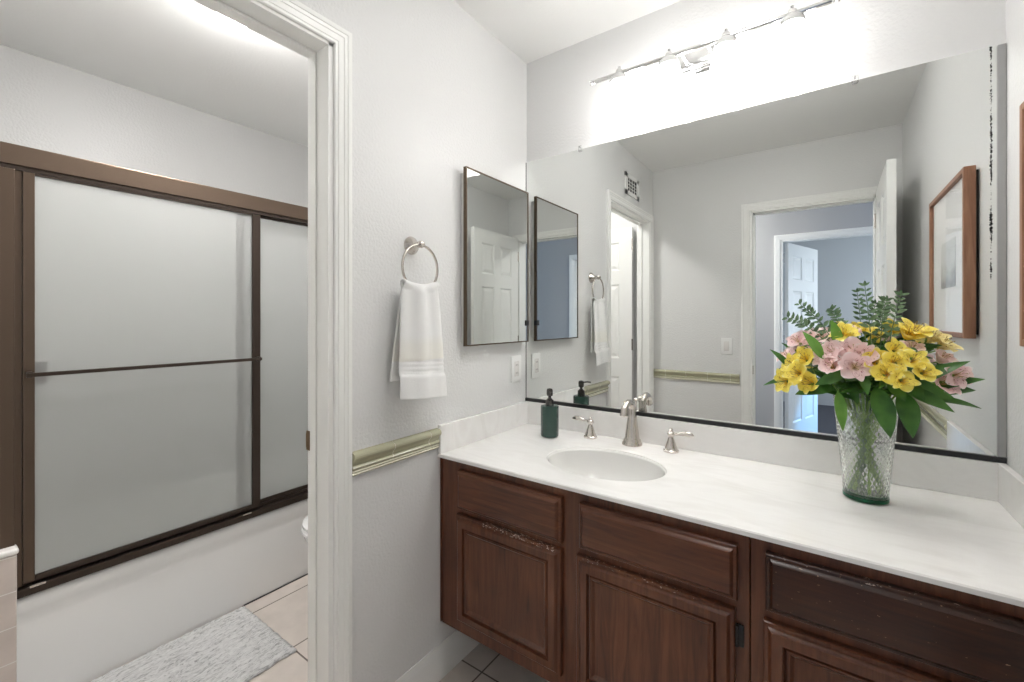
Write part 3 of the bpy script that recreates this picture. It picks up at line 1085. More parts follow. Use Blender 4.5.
mb.box(0.0230, 0.0372, CY0 + F, CY1 - F, CZ1 - F, CZ1)
mb.build('door_frame', M['cabframe'], dm)
MB().box(0.0230, 0.0385, CY1 - 0.024, CY1 + 0.002, 1.228, 1.252, 0.002).build('finger_pull', M['black'], dm)['label'] = 'small black finger pull'

# ------------------------------------------------------------------ wall plates and vent
pl = empty('wall_outlet', (0.0, -0.089, 1.04), 'white decorator outlet plate below the medicine cabinet', 'outlet')
MB().box(0.0005, 0.0062, -0.1262, -0.0515, 0.982, 1.097, 0.0025).build('plate', M['plastic'], pl, 40)
MB().box(0.0060, 0.0082, -0.1055, -0.0722, 1.007, 1.072, 0.0015).build('receptacle', M['bullnose'], pl, 40)
for zz in (1.022, 1.057):
    for yy in (-0.095, -0.083):
        MB().box(0.0081, 0.0085, yy - 0.0012, yy + 0.0012, zz - 0.004, zz + 0.004).build('slot', M['dark'], pl)
ls = empty('light_switch', (0.531, YS, 1.063), 'white rocker light switch beside the entry door casing', 'light switch')
MB().box(0.494, 0.568, YS + 0.0005, YS + 0.0062, 1.003, 1.122, 0.0025).build('plate', M['plastic'], ls, 40)
MB().box(0.515, 0.547, YS + 0.006, YS + 0.0095, 1.029, 1.096, 0.002).build('rocker', M['bullnose'], ls, 40)
ve = empty('air_vent', (0.0, -1.35, 2.12), 'white air vent grille high above the tub room doorway', 'vent')
VY0, VY1, VZ0, VZ1 = -1.485, -1.215, 2.116, 2.262
mb = MB()
for a, b, c, d in ((VY0, VY0 + 0.045, VZ0, VZ1), (VY1 - 0.045, VY1, VZ0, VZ1), (VY0, VY1, VZ0, VZ0 + 0.028), (VY0, VY1, VZ1 - 0.028, VZ1)):
    mb.box(0.0005, 0.008, a, b, c, d, 0.001, 1)
mb.build('frame', M['trim'], ve)
MB().box(0.0005, 0.0015, VY0 + 0.04, VY1 - 0.04, VZ0 + 0.02, VZ1 - 0.02).build('backing', M['dark'], ve)
mb = MB()
for k in range(1, 4):
    y = VY0 + 0.045 + k * 0.045
    mb.box(0.002, 0.005, y - 0.003, y + 0.003, VZ0 + 0.028, VZ1 - 0.028)
for k in range(1, 4):
    z = VZ0 + 0.028 + k * 0.0225
    mb.box(0.002, 0.0045, VY0 + 0.045, VY1 - 0.045, z - 0.0018, z + 0.0018)
mb.build('louvres', M['trim'], ve)

# ------------------------------------------------------------------ towel ring and towel
TY = -0.686
tr_ = empty('towel_ring', (0.0, TY, 1.497), 'brushed nickel towel ring on the wall left of the medicine cabinet', 'towel ring')
mb = MB()
mb.lathe([(0.029, 0.0005), (0.030, 0.004), (0.027, 0.009), (0.019, 0.016), (0.012, 0.026), (0.009, 0.036), (0.0095, 0.040), (0.012, 0.044), (0.012, 0.050), (0.0085, 0.054), (0.009, 0.058), (0.003, 0.063)], (0, TY, 1.497), (1, 0, 0), 28)
mb.build('mount', M['nickel'], tr_, 40)
RC = (0.047, TY, 1.497 - 0.076)
MB().torus(RC, 0.0745, 0.0042, 'x').build('ring', M['nickel'], tr_, 60)

RB = RC[2] - 0.0745        # bottom of the ring (tube centre height)


def towel_sheet():
    mb = MB()
    nt_, ns = 40, 60
    path = []           # (x, z, layer)  from the back hem up over the ring and down the front
    zb, zf = 1.066, 1.008
    for k in range(20):
        s = k / 19
        path.append((0.027 + 0.006 * s, zb + (RB - 0.004 - zb) * s, 0))
    for k in range(1, 8):
        a = PI - PI * k / 8
        path.append((0.047 + 0.016 * math.cos(a), RB + 0.003 + 0.017 * math.sin(a), 0.5))
    for k in range(64):
        s = k / 63
        path.append((0.062 + 0.022 * s, RB - 0.004 + (zf - RB + 0.004) * s, 1))
    rows = []
    for (x, z, lay) in path:
        f = min(1.0, max(0.0, (RB - z) / (RB - zf)))
        wd = 0.140 + 0.052 * (f ** 0.6)
        if lay == 0:
            wd *= 0.90
            yc = TY - 0.004 - 0.026 * f
        else:
            yc = TY - 0.002 - 0.006 * f
        row = []
        for j in range(nt_ + 1):
            t = j / nt_ - 0.5
            amp = 0.0075 * (1 - 0.7 * f) + 0.0015
            rip = amp * math.cos(t * 1.5 * 2 * PI + 0.9) + 0.30 * amp * math.cos(t * 5 * PI + 1.3)
            # edges roll back towards the wall, as on a folded towel
            roll = -0.016 * (abs(t) * 2) ** 6
            dz = 0.014 * (1 - f) * (abs(t) * 2) ** 2 if lay == 0.5 or f < 0.3 else 0
            dz *= max(0.0, 1 - f * 3.3)
            xx = x + (rip + roll) * (1 if lay == 1 else (-0.25 if lay == 0 else 0.35))
            if lay == 0.5:
                xx = x + rip * 0.3
            if lay == 1:
                # stitched border and hem
                if 1.082 < z < 1.125:
                    xx += 0.0016 * math.sin((z - 1.082) / 0.043 * 6 * PI) - 0.002
                if z < 1.082:
                    xx += 0.005
            row.append(Vector((max(xx, 0.008 if lay == 0 else 0.03), yc + t * wd, z + dz - (0.018 * t if lay == 1 else 0) * f)))
        rows.append(row)
    mb.loops(rows, False)
    return mb


to = towel_sheet().build('hand_towel', M['towel'], None, 80, (0.05, TY, 0.99), solid=0.007)
tag(to, 'folded white terry hand towel hanging from the towel ring', 'towel')
sb = to.modifiers.new('smooth', 'SUBSURF')
sb.levels = sb.render_levels = 1

# ------------------------------------------------------------------ vanity light
LC, LY, LZ = 0.754, -0.11, 2.166
vl = empty('vanity_light', (LC, 0, LZ), 'chrome vanity light bar with four lit white glass shades above the mirror', 'wall light')
mb = MB()
mb.box(LC - 0.098, LC + 0.083, -0.012, -0.0005, 2.128, 2.224, 0.003)
mb.box(LC - 0.092, LC + 0.077, -0.020, -0.012, 2.138, 2.214, 0.003)
mb.box(LC - 0.085, LC + 0.070, -0.028, -0.020, 2.150, 2.202, 0.004)
for xx in (LC - 0.05, LC + 0.035):
    mb.tube([(xx, -0.028, LZ), (xx, LY, LZ)], 0.006, 12)
mb.build('backplate', M['chrome'], vl, 40)
mb = MB()
mb.tube([(LC - 0.365, LY, LZ), (LC + 0.365, LY, LZ)], 0.0085, 16)
mb.build('rod', M['chrome'], vl, 40)
for s in (-1, 1):
    mb = MB().lathe([(0.0075, 0.0), (0.011, 0.003), (0.008, 0.007), (0.006, 0.010), (0.0105, 0.015), (0.009, 0.021), (0.002, 0.025)], (LC + s * 0.364, LY, LZ), (s, 0, 0), 16)
    mb.build('finial', M['chrome'], vl, 40)
for k in range(4):
    lx = LC - 0.27 + 0.18 * k
    mb = MB()
    mb.lathe([(0.002, 0.027), (0.006, 0.024), (0.004, 0.018), (0.012, 0.012), (0.014, -0.001), (0.024, -0.006), (0.032, -0.016), (0.036, -0.028), (0.0365, -0.034), (0.033, -0.036)], (lx, LY, LZ), seg=24)
    mb.tube([(lx, LY, LZ - 0.005), (lx, LY + 0.02, LZ)], 0.005, 8)
    h = mb.build('lamp_holder', M['chrome'], vl, 40)
    mb = MB()
    mb.lathe([(0.033, -0.0365), (0.036, -0.044), (0.041, -0.062), (0.046, -0.085), (0.050, -0.108), (0.054, -0.126), (0.057, -0.132), (0.054, -0.131), (0.046, -0.108), (0.030, -0.05), (0.004, -0.042)], (lx, LY, LZ), seg=32, cap0=False)
    mb.build('lamp_shade', M['shade'], vl, 60)

# ------------------------------------------------------------------ ceiling domes: tub room's own, bathroom and hall ones added as fill
dl = empty('ceiling_light', (-0.56, -0.95, ZC), 'lit round dome ceiling light in the tub room', 'ceiling light')
MB().lathe([(0.155, -0.0005), (0.158, -0.012), (0.150, -0.022)], (-0.56, -0.95, ZC), seg=40).build('base', M['trim'], dl, 40)
MB().lathe([(0.146, -0.0225), (0.142, -0.040), (0.122, -0.064), (0.085, -0.082), (0.04, -0.091), (0.002, -0.093)], (-0.56, -0.95, ZC), seg=40).build('dome', M['dome'], dl, 60)
BD = (0.80, -0.72, ZC)  # unseen dome added to brighten the lower walls and floor
dl = empty('ceiling_light', BD, 'added fill dome light, out of view over the middle of the bathroom, in front of the vanity', 'ceiling light')
MB().lathe([(0.155, -0.0005), (0.158, -0.012), (0.150, -0.022)], BD, seg=40).build('base', M['trim'], dl, 40)
MB().lathe([(0.146, -0.0225), (0.142, -0.040), (0.122, -0.058), (0.085, -0.070), (0.04, -0.077), (0.002, -0.079)], BD, seg=40).build('dome', M['bathdome_added'], dl, 60)
dl = empty('ceiling_light', (-0.15, -2.6, ZC), 'added fill dome light, unseen in the hall behind the entry', 'ceiling light')  # unseen dome added to send fill light through the entry
MB().lathe([(0.155, -0.0005), (0.158, -0.012), (0.150, -0.022)], (-0.15, -2.6, ZC), seg=40).build('base', M['trim'], dl, 40)
MB().lathe([(0.146, -0.0225), (0.142, -0.040), (0.122, -0.064), (0.085, -0.082), (0.04, -0.091), (0.002, -0.093)], (-0.15, -2.6, ZC), seg=40).build('dome', M['halldome_added'], dl, 60)

# ------------------------------------------------------------------ tub, shower doors
tb = empty('bathtub', (-1.35, -0.74, 0), 'white bathtub with rounded rim behind the bath mat', 'bathtub')
TX = -0.967
YA, YB = -1.478, -0.002
prof = [(-1.0, 0.001), (TX - 0.004, 0.001), (TX - 0.002, 0.02), (TX - 0.006, 0.28), (TX - 0.006, 0.305), (TX + 0.000, 0.322), (TX + 0.004, 0.336), (TX + 0.004, 0.352), (TX + 0.001, 0.364),
        (TX - 0.008, 0.373), (TX - 0.02, 0.377), (TX - 0.075, 0.377), (TX - 0.09, 0.370), (TX - 0.115, 0.22), (TX - 0.16, 0.10), (TX - 0.24, 0.07),
        (-1.50, 0.07), (-1.58, 0.10), (-1.63, 0.22), (-1.655, 0.37), (-1.67, 0.377), (-1.732, 0.377), (-1.732, 0.001)]
mb = MB()
mb.prism(prof, lambda p, s: Vector((p[0], s, p[1])), YA, YB)
mb.build('tub_shell', M['tubwhite'], tb, 40)
for y0, y1 in ((YA + 0.0005, YA + 0.10), (YB - 0.12, YB - 0.0005)):
    MB().box(-1.66, TX - 0.08, y0, y1, 0.08, 0.3765, 0.015, 3).build('end_ledge', M['tubwhite'], tb, 40)

MB().box(TX - 0.003, TX + 0.003, -0.782, YB - 0.002, 0.0008, 0.004).build('floor_joint', M['dark'], tb)['label'] = 'dark joint along the floor'

en = empty('shower_door', (-0.985, -0.74, 0.3775), 'bronze framed sliding frosted glass shower doors on the tub', 'shower door')
FX = -0.950
mb = MB()
mb.box(FX - 0.062, FX, -1.480, -0.002, 1.738, 1.803, 0.003)
mb.build('header', M['bronze'], en)
mb = MB()
mb.box(FX - 0.060, FX - 0.006, -1.479, -0.003, 1.7255, 1.7375)
mb.build('header_track', M['darkbronze'], en)
mb = MB()
mb.box(FX - 0.055, FX - 0.004, -1.480, -1.449, 0.41, 1.7255, 0.002)
mb.box(FX - 0.052, FX - 0.016, -1.449, -1.433, 0.41, 1.7255)
mb.build('jamb', M['bronze'], en)
mb = MB()
mb.box(FX - 0.055, FX - 0.004, -0.030, -0.002, 0.41, 1.7255, 0.002)
mb.build('jamb', M['bronze'], en)
mb = MB()
mb.box(FX - 0.062, FX - 0.003, -1.478, -0.002, 0.3785, 0.404, 0.003)
mb.box(FX - 0.062, FX - 0.030, -1.478, -0.002, 0.404, 0.418, 0.002)
mb.build('bottom_track', M['darkbronze'], en)
mb = MB()
for yy in (-1.40, -0.775):
    mb.box(FX - 0.005, FX - 0.0015, yy - 0.018, yy + 0.018, 0.401, 0.408, 0.001)
mb.build('track_guide', M['nickel'], en)


def panel(y0, y1, xc, mat_l, mat_r, mat_b, label):
    p = bpy.data.objects.new('sliding_panel', None)
    COL.objects.link(p)
    p['label'] = label
    p.parent = en
    p.location = Vector((xc, (y0 + y1) / 2, 0.42)) - Vector(en.location)
    s = 0.026
    MB().box(xc - 0.011, xc + 0.011, y0, y0 + s, 0.419, 1.725, 0.002).build('stile', mat_l, p)
    MB().box(xc - 0.011, xc + 0.011, y1 - 0.034, y1, 0.419, 1.725, 0.003).build('stile', mat_r, p)
    MB().box(xc - 0.010, xc + 0.010, y0 + s, y1 - 0.034, 0.419, 0.435, 0.002).build('bottom_rail', mat_b, p)
    MB().box(xc - 0.010, xc + 0.010, y0 + s, y1 - 0.034, 1.718, 1.725, 0.001).build('top_rail', M['darkbronze'], p)
    MB().box(xc - 0.0025, xc + 0.0025, y0 + s, y1 - 0.034, 0.435, 1.718).build('frosted_pane', M['frosted'], p)
    return p


pf = panel(-1.432, -0.717, FX - 0.018, M['bronze'], M['darkbronze'], M['darkbronze'], 'front sliding panel with a towel bar')
pr_ = panel(-0.800, -0.031, FX - 0.044, M['darkbronze'], M['darkbronze'], M['darkbronze'], 'rear sliding panel nearest the toilet')
mb = MB()
bx = FX + 0.016
mb.box(bx - 0.004, bx + 0.004, -1.428, -0.722, 1.074, 1.087, 0.002)
for yy in (-1.419, -0.731):
    mb.box(FX - 0.0065, bx - 0.004, yy - 0.007, yy + 0.007, 1.071, 1.090, 0.002)
mb.build('towel_bar', M['darkbronze'], pf)
MB().box(FX - 0.0345, FX - 0.0295, -1.404, -1.376, 1.045, 1.118).build('bar_bracket', M['darkbronze'], en)

# ------------------------------------------------------------------ toilet
tl = empty('toilet', (-0.55, -0.40, 0), 'white toilet by the far end of the bathtub', 'toilet')


def oval(cx_, cy_, rx, ryf, ryb, z, n=40):
    out = []
    for k in range(n):
        a = 2 * PI * k / n
        s = math.sin(a)
        out.append(Vector((cx_ + rx * math.cos(a), cy_ + (ryb if s > 0 else ryf) * s, z)))
    return out


mb = MB()
mb.loops([oval(-0.55, -0.36, 0.115, 0.19, 0.16, 0.001), oval(-0.55, -0.36, 0.112, 0.19, 0.16, 0.05), oval(-0.55, -0.37, 0.10, 0.17, 0.15, 0.16), oval(-0.55, -0.41, 0.135, 0.22, 0.17, 0.27),
          oval(-0.55, -0.44, 0.172, 0.262, 0.18, 0.345), oval(-0.55, -0.45, 0.182, 0.275, 0.19, 0.375), oval(-0.55, -0.45, 0.182, 0.275, 0.19, 0.392)], True, True, True)
mb.build('bowl', M['porcelain'], tl, 50)
mb = MB()
mb.loops([oval(-0.55, -0.45, 0.184, 0.278, 0.18, 0.3935), oval(-0.55, -0.45, 0.189, 0.284, 0.185, 0.399), oval(-0.55, -0.45, 0.189, 0.284, 0.185, 0.409), oval(-0.55, -0.45, 0.183, 0.277, 0.18, 0.413)], True, True, True)
mb.build('seat', M['porcelain'], tl, 40)
mb = MB()
mb.loops([oval(-0.55, -0.45, 0.182, 0.276, 0.18, 0.4145), oval(-0.55, -0.45, 0.187, 0.281, 0.184, 0.420), oval(-0.55, -0.45, 0.186, 0.280, 0.184, 0.430), oval(-0.55, -0.45, 0.165, 0.255, 0.165, 0.440), oval(-0.55, -0.45, 0.05, 0.08, 0.05, 0.444)], True, True, True)
mb.build('lid', M['porcelain'], tl, 50)
MB().box(-0.77, -0.33, -0.225, -0.02, 0.38, 0.73, 0.03, 4).build('tank', M['porcelain'], tl, 40)
MB().box(-0.78, -0.32, -0.235, -0.012, 0.731, 0.765, 0.012, 3).build('tank_lid', M['porcelain'], tl, 40)
MB().box(-0.65, -0.45, -0.30, -0.17, 0.25, 0.385, 0.02, 3).build('tank_shelf', M['porcelain'], tl, 40)
mb = MB()
mb.tube([(-0.71, -0.226, 0.66), (-0.71, -0.245, 0.66), (-0.65, -0.250, 0.655)], 0.006, 10)
mb.build('flush_lever', M['chrome'], tl, 40)

# ------------------------------------------------------------------ bath mat
mb = MB()
nx, ny = 46, 80
ax0, ax1, ay0, ay1 = -0.961, -0.522, -1.50, -0.785
rows = []
for i in range(nx + 1):
    row = []
    for j in range(ny + 1):
        u, v = i / nx, j / ny
        x = ax0 + (ax1 - ax0) * u
        y = ay0 + (ay1 - ay0) * v
        ed = min(u * (ax1 - ax0), (1 - u) * (ax1 - ax0), v * (ay1 - ay0), (1 - v) * (ay1 - ay0))
        h = 0.004 + 0.011 * (1 - math.exp(-ed / 0.008))
        if ed > 0.0:
            h += random.uniform(-0.003, 0.003)
        row.append(Vector((x + random.uniform(-0.003, 0.003), y + random.uniform(-0.003, 0.003), h)))
    rows.append(row)
mb.loops(rows, False)
bm_ = mb.build('bath_mat', M['matpile'], None, 80, (-0.74, -1.14, 0))
so = bm_.modifiers.new('thickness', 'SOLIDIFY')
so.thickness = 0.0035
so.offset = -1
tag(bm_, 'fluffy white and grey streaked bath mat beside the tub', 'bath mat')

# ------------------------------------------------------------------ framed picture on the east wall
PX, PY0, PY1, PZ0, PZ1 = 1.4465, -0.775, -0.240, 1.198, 1.722
pc = empty('framed_picture', (XR, (PY0 + PY1) / 2, PZ0), 'wood framed picture on the wall right of the vanity', 'picture')
mb = MB()
fw_ = 0.016
for a, b, c, d in ((PY0, PY0 + fw_, PZ0, PZ1), (PY1 - fw_, PY1, PZ0, PZ1), (PY0 + fw_, PY1 - fw_, PZ0, PZ0 + fw_), (PY0 + fw_, PY1 - fw_, PZ1 - fw_, PZ1)):
    mb.box(PX, XR - 0.008, a, b, c, d, 0.002)
mb.build('frame', M['walnut'], pc)
MB().box(PX + 0.012, PX + 0.015, PY0 + fw_, PY1 - fw_, PZ0 + fw_, PZ1 - fw_).build('mat_board', M['mat_board'], pc)
MB().box(PX + 0.0105, PX + 0.0118, PY0 + 0.16, PY1 - 0.16, PZ0 + 0.17, PZ1 - 0.19).build('print', M['print'], pc)
MB().box(PX + 0.0065, PX + 0.0085, PY0 + fw_, PY1 - fw_, PZ0 + fw_, PZ1 - fw_).build('glass', M['pane'], pc)
mb = MB()
mb.box(XR - 0.0075, XR - 0.001, PY0 + 0.012, PY1 - 0.012, PZ0 + 0.012, PZ1 - 0.012)
mb.build('backing', M['dark'], pc)

# ------------------------------------------------------------------ vase
VX, VY = 1.189, -0.190
vs = empty('flower_vase', (VX, VY, ZT), 'clear textured glass vase with green base holding the bouquet', 'vase')


def hob(prof_o, rows_, seg=168, amp=0.0016):
    """outside of the vase, pressed with a diamond pattern"""
    lps = []
    for i in range(rows_ + 1):
        f = i / rows_
        z = 0.0135 + (0.243 - 0.0135) * f
        r = 0.0475 + (0.0665 - 0.0475) * (f ** 1.1)
        lp = []
        for k in range(seg):
            a = 2 * PI * k / seg
            p = abs(math.sin(14 * a + f * 34)) * abs(math.sin(14 * a - f * 34))
            rr = r - amp * (1 - p) * (1 if 0.02 < f < 0.97 else 0)
            lp.append(Vector((VX + rr * math.cos(a), VY + rr * math.sin(a), ZT + z)))
        lps.append(lp)
    return lps


mb = MB()
lo = hob(None, 108)
inn = []
for i in range(24, -1, -1):
    f = i / 24
    z = 0.020 + (0.2425 - 0.020) * f
    r = 0.0440 + (0.0635 - 0.0440) * (f ** 1.1)
    inn.append([Vector((VX + r * math.cos(2 * PI * k / 168), VY + r * math.sin(2 * PI * k / 168), ZT + z)) for k in range(168)])
mb.loops(lo + inn, True, False, True)
mb.build('glass_body', M['vase'], vs, 60)
MB().lathe([(0.030, 0.0008), (0.044, 0.001), (0.0480, 0.004), (0.0482, 0.0125), (0.045, 0.0130), (0.001, 0.0130)], (VX, VY, ZT), seg=64).build('glass_foot', M['vasebase'], vs, 40)['label'] = 'thick green glass foot'
MB().lathe([(0.001, 0.0215), (0.0425, 0.0215), (0.0425 + 0.0095, 0.133), (0.001, 0.133)], (VX, VY, ZT), seg=64).build('water', M['water'], vs, 40)

# ------------------------------------------------------------------ bouquet: alstroemeria, eucalyptus
rnd = random.Random(11)


def bloom_mesh(name, mat, seed, openness):
    """six tepals in a flared funnel along +Z, about one unit long"""
    r_ = random.Random(seed)
    bm = bmesh.new()
    uvl = bm.loops.layers.uv.new('UVMap')
    for k in range(6):
        inner = k % 2
        a0 = 2 * PI * k / 6 + r_.uniform(-0.10, 0.10)
        L = (1.12 if inner else 1.0) * r_.uniform(0.93, 1.07)
        W = (0.27 if inner else 0.44) * r_.uniform(0.92, 1.08)
        op = openness * r_.uniform(0.8, 1.2) * (0.85 if inner else 1.0)
        nu, nv = 6, 9
        grid = []
        for i in range(nv + 1):
            v = i / nv
            ang = 0.30 + op * (v ** 1.1)            # angle away from the axis
            # integrate the centre line
            if i == 0:
                rr, zz = 0.05, 0.0
            else:
                st = L / nv
                rr += st * math.sin(ang)
                zz += st * math.cos(ang)
            wv = W * (math.sin(PI * (0.06 + 0.90 * v ** 1.25)) ** 0.8)
            row = []
            for j in range(nu + 1):
                u = j / nu * 2 - 1
                cup = 0.22 * wv * u * u
                ruff = 0.035 * math.sin(7 * v + 3 * u + k) * abs(u) * v
                dr = -math.cos(ang) * (cup + ruff)
                dz_ = math.sin(ang) * (cup + ruff)
                off = (0.02 if inner else 0.0)
                p = Vector((rr + dr - off, u * wv, zz + dz_))
                p = Matrix.Rotation(a0, 3, 'Z') @ p
                row.append((bm.verts.new(p), (u * 0.5 + 0.5 + (2.0 if inner else 0.0) - (1.0 if not inner else 0.0), v)))
            grid.append(row)
        for i in range(nv):
            for j in range(nu):
                q = [grid[i][j], grid[i][j + 1], grid[i + 1][j + 1], grid[i + 1][j]]
                f = bm.faces.new([x[0] for x in q])
                f.smooth = True
                for lp, x in zip(f.loops, q):
                    lp[uvl].uv = x[1]
    me = bpy.data.meshes.new(name)
    bm.to_mesh(me)
    bm.free()
    me.materials.append(mat)
    return me


def stamen_mesh():
    mb = MB()
    for k in range(5):
        a = 2 * PI * k / 5 + 0.3
        e_ = Vector((0.20 * math.cos(a), 0.20 * math.sin(a), 0.78))
        mb.tube([(0, 0, 0.02), (0.08 * math.cos(a), 0.08 * math.sin(a), 0.45), e_], 0.014, 5)
        mb.lathe([(0.005, -0.02), (0.024, 0.02), (0.024, 0.05), (0.005, 0.08)], e_, (0.3 * math.cos(a), 0.3 * math.sin(a), 1), 6)
    bm = mb.bm
    bmesh.ops.recalc_face_normals(bm, faces=bm.faces)
    me = bpy.data.meshes.new('stamens')
    bm.to_mesh(me)
    bm.free()
    me.materials.append(M['anther'])
    return me


BL = {}
for key, mt in (('y', 'yellow'), ('v', 'pale'), ('p', 'pink')):
    BL[key] = [bloom_mesh('bloom', M[mt], 100 + i * 7 + ord(key), op) for i, op in enumerate((0.95, 1.2, 1.45))]
ST = stamen_mesh()


def leaf_into(mb, base, tip, width, sag, nrm, fold=0.18):
    base, tip = Vector(base), Vector(tip)
    d = (tip - base)
    L = d.length
    dn = d.normalized()
    side = dn.cross(Vector(nrm)).normalized()
    up = side.cross(dn).normalized()
    rows = []
    nv = 12
    for i in range(nv + 1):
        v = i / nv
        c = base + d * v + up * (sag * L * math.sin(PI * v)) + up * (-0.25 * sag * L * v * v)
        wv = width * 0.5 * (math.sin(PI * min(1, 0.04 + 0.96 * v ** 0.8)) ** 0.85)
        if i == nv:
            wv = 0.0004
        rows.append([c + side * (u * wv) + up * (fold * wv * u * u) for u in (-1, -0.5, 0, 0.5, 1)])
    mb.loops(rows, False)


def smooth_path(pts, n=14):
    """Catmull-Rom through the points"""
    P = [Vector(p) for p in pts]
    P = [P[0] * 2 - P[1]] + P + [P[-1] * 2 - P[-2]]
    out = []
    for i in range(1, len(P) - 2):
        for k in range(n):
            t = k / n
            a, b, c, d = P[i - 1], P[i], P[i + 1], P[i + 2]
            out.append(0.5 * ((2 * b) + (c - a) * t + (2 * a - 5 * b + 4 * c - d) * t * t + (3 * b - a - 3 * c + d) * t ** 3))
    out.append(P[-2])
    return out


HEART = Vector((1.19, -0.17, 1.06))
VCEN = Vector((VX, VY, 0))


def stem_path(end, k, n):
    """from the vase floor, leaning on the rim, up to the end point"""
    end = Vector(end)
    dxy = Vector((end.x - VX, end.y - VY, 0))
    if dxy.length < 1e-3:
        dxy = Vector((0.01, 0, 0))
    a = math.atan2(dxy.y, dxy.x)
    lean = min(0.048, dxy.length * 0.36)
    foot = Vector((VX - math.cos(a + 0.5) * 0.030 + 0.008 * math.cos(k * 2.4), VY - math.sin(a + 0.5) * 0.030 + 0.008 * math.sin(k * 2.4), ZT + 0.024))
    rim = Vector((VX + math.cos(a) * lean, VY + math.sin(a) * lean, ZT + 0.238))
    mid = rim.lerp(end, 0.5) + Vector((0, 0, 0.022 if dxy.length > 0.08 else 0.0))
    return smooth_path([foot, foot.lerp(rim, 0.5), rim, mid, end], 8)


FLOWERS = [
    # colour, blooms (position, radius), label
    ('y', [(1.053, -0.25, 1.158), (1.021, -0.25, 1.137), (1.006, -0.27, 1.089), (1.062, -0.28, 1.093), (1.036, -0.285, 1.118)], 0.033, 'yellow alstroemeria stem with the big flower cluster at the far left of the bouquet'),
    ('y', [(1.136, -0.20, 1.228), (1.146, -0.185, 1.222)], 0.029, 'yellow alstroemeria with one round bloom at the top left of the bouquet'),
    ('y', [(1.191, -0.17, 1.241), (1.212, -0.16, 1.226)], 0.024, 'small yellow alstroemeria at the top centre, below the tall eucalyptus'),
    ('y', [(1.245, -0.27, 1.190), (1.238, -0.30, 1.159), (1.274, -0.30, 1.170), (1.290, -0.31, 1.140), (1.221, -0.31, 1.132), (1.250, -0.32, 1.118)], 0.028, 'yellow alstroemeria stem with the large open cluster at front right'),
    ('y', [(1.206, -0.29, 1.159)], 0.029, 'yellow alstroemeria with one bloom between front pink and large yellow clusters'),
    ('y', [(1.291, -0.20, 1.243), (1.279, -0.21, 1.232)], 0.034, 'bright yellow alstroemeria at the upper right of the bouquet'),
    ('v', [(1.326, -0.18, 1.222), (1.348, -0.18, 1.206)], 0.033, 'pale yellow alstroemeria leaning toward the framed picture at far right'),
    ('p', [(1.034, -0.19, 1.204), (1.092, -0.17, 1.218), (1.060, -0.18, 1.205)], 0.030, 'pale pink alstroemeria at the upper left, above the yellow cluster'),
    ('p', [(1.005, -0.17, 1.162), (1.072, -0.20, 1.172)], 0.028, 'pale pink alstroemeria half hidden behind the left yellow cluster'),
    ('p', [(1.115, -0.27, 1.180), (1.113, -0.29, 1.146), (1.098, -0.27, 1.165)], 0.031, 'pink alstroemeria at the front, left of centre'),
    ('p', [(1.159, -0.28, 1.185), (1.164, -0.31, 1.143), (1.180, -0.29, 1.172)], 0.034, 'pink alstroemeria with the largest bloom at the front centre'),
    ('p', [(1.172, -0.14, 1.238)], 0.027, 'pink alstroemeria peeping between two yellow blooms at the top'),
    ('p', [(1.339, -0.20, 1.171), (1.277, -0.22, 1.195)], 0.028, 'pink alstroemeria behind the large yellow cluster at right'),
    ('p', [(1.338, -0.24, 1.113), (1.360, -0.24, 1.130)], 0.032, 'pink alstroemeria drooping lowest at the right side'),
]
stems = []      # (root, path)
